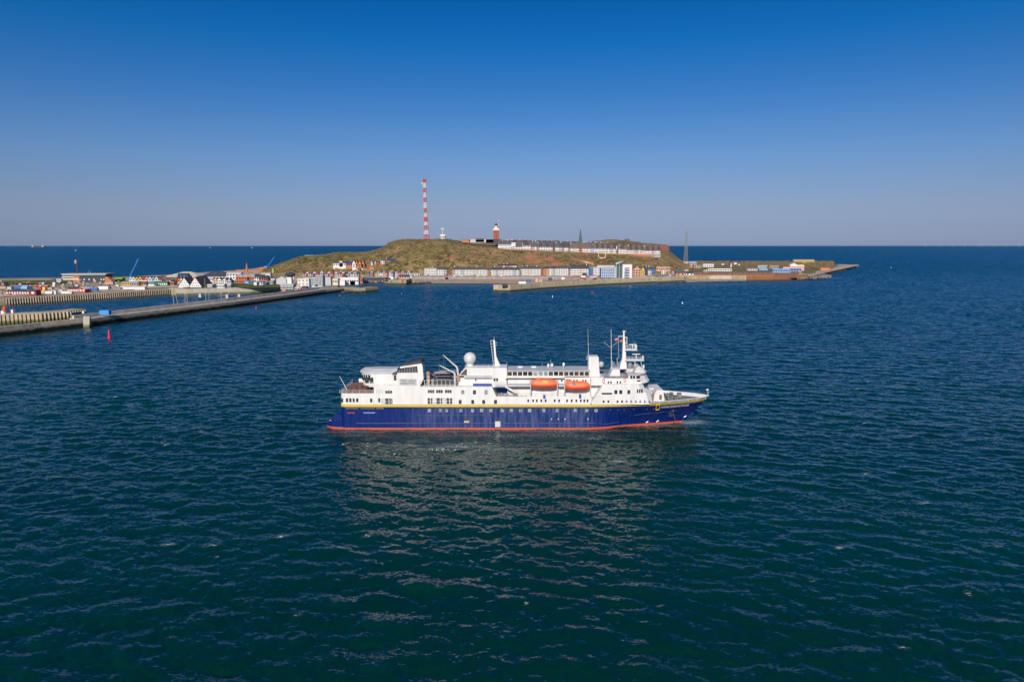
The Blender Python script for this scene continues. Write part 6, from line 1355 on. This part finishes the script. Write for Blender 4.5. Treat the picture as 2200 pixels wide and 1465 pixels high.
p=pz(9.5,674,6.6); r_=empty('harbour_light',p,'red topped white harbour light at the left edge of the inner mole','lighthouse'); z=lambda v:px(0,v,p.y).z
m=MB(p); m.lathe((p.x-.6,p.y,0),[(1.6,6),(1.3,z(667.5))],10); m.build('base',D['white'],r_); m=MB(p); m.lathe((p.x+.3,p.y,0),[(1.5,z(668)),(1.4,z(664)),(1.5,z(662)),(.7,z(660)),(.15,z(656))],10); m.build('lantern',RWRED,r_)
def yacht(u,vb,vt,label,lean=0,L_=9):
    vb+=9; p=pz(u,vb,0); r_=empty('sailing_boat',p,label,'sailing boat','sailing boats moored in the marina'); m=MB(p); rs=[]
    for t,w in ((0,.7),(.25,1.2),(.6,1.3),(.85,.8),(1,.05)): x=p.x-L_/2+t*L_; rs.append([(x,p.y-w*.4,-.3),(x,p.y-w,1.1),(x,p.y+w,1.1),(x,p.y+w*.4,-.3)])
    m.loft(rs); m.build('hull',WHITE,r_); m=MB(p); m.box(p.x-1.8,p.x+1,p.y-.7,p.y+.7,1.1,1.7); m.build('cabin',WHITE,r_)
    zt_=px(0,vt,p.y).z; m=MB(p); m.tube((p.x+.5,p.y,1),(p.x+.5+lean,p.y,zt_),.13,.09,n=5); m.build('mast',PAL['cream'],r_); m=MB(p); m.tube((p.x+.5,p.y,2.2),(p.x-3,p.y,2.2),.12,n=5); m.build('boom',PAL['white'],r_)
for a in ((373,657,614,'yacht with the leftmost tall mast in the marina',-.3),(382.5,655,624,'yacht whose mast leans left at the marina',-2.2),(396.5,652.5,622,'yacht with a slightly leaning mast, third in the marina',.8),(402,652,619,'yacht with an upright mast beside the leaning one',0),(442,647,598,'yacht with the tallest mast, behind the dark piles',0),(448,645,630,'small yacht right of the tallest mast',0.6),(475,643,612,'yacht with a thin mast among the dark piles, left',0),(491,641,608,'yacht with a thin mast among the dark piles, right',0)): yacht(*a)
for k,(u,vt,vb,r) in enumerate(((413,635,649,1.2),(426,636,648,1.0),(430,633,647,1.6),(441,634,646,1.2),(454,633,644,.8),(466.5,631,642,1.3),(472,632,642,1.0),(480,631,641,1.4),(491,630,640,.9),(504,628.5,638,1.0),(518,627,636,.9),(523,626.5,636,1.0),(528,626,635,1.1))):
    p=pz(u,vb,0); m=MB(p); zt_=px(0,vt,p.y).z
    for s in (-1,1): m.tube((p.x+s*r*.8,p.y,-1),(p.x+s*r*.3,p.y,zt_),.38*max(1,r),n=6)
    m.box(p.x-r,p.x+r,p.y-.5,p.y+.5,zt_-.7,zt_); tag(m.build('mooring_dolphin',paint('tarred_timber',(.05,.035,.03),.8,.3)),f'dark timber mooring dolphin inside the breakwater, {ordw(k)} from the left','mooring post','dark mooring dolphins inside the breakwater')
for k,(u,v) in enumerate(((429,636),(487,637.5),(513,636.5))): box_thing('mole_kiosk','hut',('pale hut by the marina piles, ')+('left','middle','right')[k]+' of three on the breakwater',u-2,u+3.2,v-4,v+3,D['palegrey'],4.95,2.5)
for k,(u,vt,vb) in enumerate(((1076,607,615),(1092,605.5,614.5),(1098,606,614),(1107.5,602,613),(1122,603,612),(1142,600,611))): post('lamp_post','lamp post',f'lamp post on the town pier, {ordw(k)} from its head',u,vt,vb,7.0,.16,PAL['palegrey'],'lamp posts on the town pier')
for k,(u,vt,vb) in enumerate(((1020,586.5,596.5),(1095,586,597),(1202,580,597),(1500,580,590),(1577,582,592),(1830,561.5,569))): post('pole','pole',f'thin pole rising on the shore, {ordw(k)} from the left',u,vt,vb,7.0,.15,PAL['palegrey'],None,False)
p=on_hill(986.5,529); m=MB(p); m.tube((p.x,p.y,p.z-2),(p.x,p.y,px(0,517.5,p.y).z),.3,.2,n=5); m.box(p.x-1,p.x+2,p.y-1,p.y+2,p.z-2,p.z+3); tag(m.build('flagpole',RWW),'white flagpole with a small plinth on the hill left of the school','flagpole')
# buoys and far craft
def buoy(u,vt,vb,w,mat,label,dome=False):
    p=pz(u,vb,0); h=px(0,vt,p.y).z; r_=empty('buoy',p,label,'buoy'); m=MB(p); m.lathe((p.x,p.y,0),[(w*1.0,-.4),(w*1.15,.1),(w*.95,h*.18),(w*.35,h*.2)],12); m.build('float',mat,r_,True,40)
    m=MB(p); m.lathe((p.x,p.y,0),[(w*.72,h*.19),(w*.62,h*.55),(w*.25,h*.93),(.05,h)],12); m.build('body',mat,r_,True,40)
BR=paint('buoy_red',(.75,.02,.03),.4,.08,1); BM=paint('buoy_magenta',(.42,.04,.12),.5,.1); BG=paint('buoy_green',(.05,.35,.25),.5,.1)
buoy(235,708,726.5,.85,BR,'bright red conical buoy floating below the breakwater at the left')
buoy(550.5,657,663.5,.7,BM,'magenta buoy below the middle of the breakwater'); buoy(729.5,632.5,637.5,.6,BM,'magenta buoy near the tip of the breakwater'); buoy(863,629.5,633,.5,BG,'tiny pale green buoy off the stone pier')
buoy(1187,634,639,.45,paint('buoy_white',(.7,.7,.68),.5,.05),'small white buoy off the town pier'); buoy(1466,648,652.5,.6,paint('buoy_white',(.7,.7,.68)),'white ball buoy alone on the water at the right')
buoy(1914,573,576,.5,paint('buoy_white',(.7,.7,.68)),'tiny white buoy beyond the far mole')
p=pz(1272.5,632,0); r_=empty('marker_boat',p,'dark square-cut workboat low in the water off the town pier','boat'); m=MB(p); m.prism_y([(p.x-1.9,-.3),(p.x+1.9,-.3),(p.x+2.3,1.2),(p.x-2.1,1.2)],p.y-1,p.y+1); m.build('hull',DARK,r_); m=MB(p); m.box(p.x-1.6,p.x+1.5,p.y-.8,p.y+.8,1.2,3.6); m.build('wheelhouse',paint('dark_maroon',(.05,.02,.03),.5,.1),r_)
def sail(u,vb,Y,h,w,label):
    p=px(u,vb,Y); p.z=0; r_=empty('sailing_boat',p,label,'sailing boat'); m=MB(p); m.loft([[(p.x-w/2,p.y-2,0),(p.x+w/2,p.y-2,0),(p.x+w/2,p.y+2,0),(p.x-w/2,p.y+2,0)],[(p.x-w*.6,p.y-3,4),(p.x+w*.6,p.y-3,4),(p.x+w*.6,p.y+3,4),(p.x-w*.6,p.y+3,4)]]); m.build('hull',WHITE,r_)
    m=MB(p); m.prism_y([(p.x-w*.4,5),(p.x+w*.4,5),(p.x+w*.05,h)],p.y-.5,p.y+.5); m.build('sail',WHITE,r_)
sail(162,533,6500,18,6,'white sailing boat near the horizon above the dark station'); sail(451,528.3,13000,32,10,'tiny white sail on the horizon left of the island'); sail(541,528.3,14000,28,14,'faint white vessel on the horizon just left of the ridge')
p=px(80,528,19000); p.z=0; r_=empty('cargo_ship',p,'faint grey cargo ship far off on the left horizon','ship'); m=MB(p); m.prism_y([(p.x-190,0),(p.x+180,0),(p.x+200,16),(p.x-195,16)],p.y-15,p.y+15); m.build('hull',PAL['slate'],r_); m=MB(p); m.box(p.x+130,p.x+175,p.y-12,p.y+12,16,55); m.build('bridge_house',PAL['palegrey'],r_); m=MB(p); m.box(p.x-150,p.x-110,p.y-6,p.y+6,16,48); m.build('crane',PAL['palegrey'],r_)
def turbine():
    r_=empty('wind_turbine',(0,0,0)); m=MB(); m.tube((0,0,0),(0,0,110),5,3.2,n=8); m.build('tower',PAL['palegrey'],r_); m=MB(); m.box(-3,3,-8,5,108,114); m.build('nacelle',PAL['palegrey'],r_)
    for k in range(3):
        a=R(90+120*k+15); m=MB(); m.tube((0,-9,111),(62*math.cos(a),-9,111+62*math.sin(a)),3.4,1.0,n=5); m.build('blade',PAL['palegrey'],r_)
    return r_
t0=turbine()
for k,u in enumerate((1988,2018.5,2047,2074,2104,2111.5,2132,2139,2162,2188)):
    o=t0 if k==0 else copy_tree(t0); p=px(u,528,25000); o.location=(p.x,p.y,0); tag(o,f'pale wind turbine on the right horizon, {ordw(k)} from the left','wind turbine','wind turbines on the right horizon')
# ------------------------------------------------------------------ sea air
mb=MB(); mb.box(-97000,97000,-95000,97000,-6,240)
hm=bpy.data.materials.new('haze'); hm.use_nodes=True; N,L=nodes(hm); N.remove(N['Principled BSDF']); pv=N.new('ShaderNodeVolumePrincipled')
pv.inputs['Color'].default_value=(.45,.66,1,1); pv.inputs['Density'].default_value=2.2e-6; L.new(pv.outputs[0],N['Material Output'].inputs['Volume'])
tag(mb.build('haze',hm),kind='stuff')
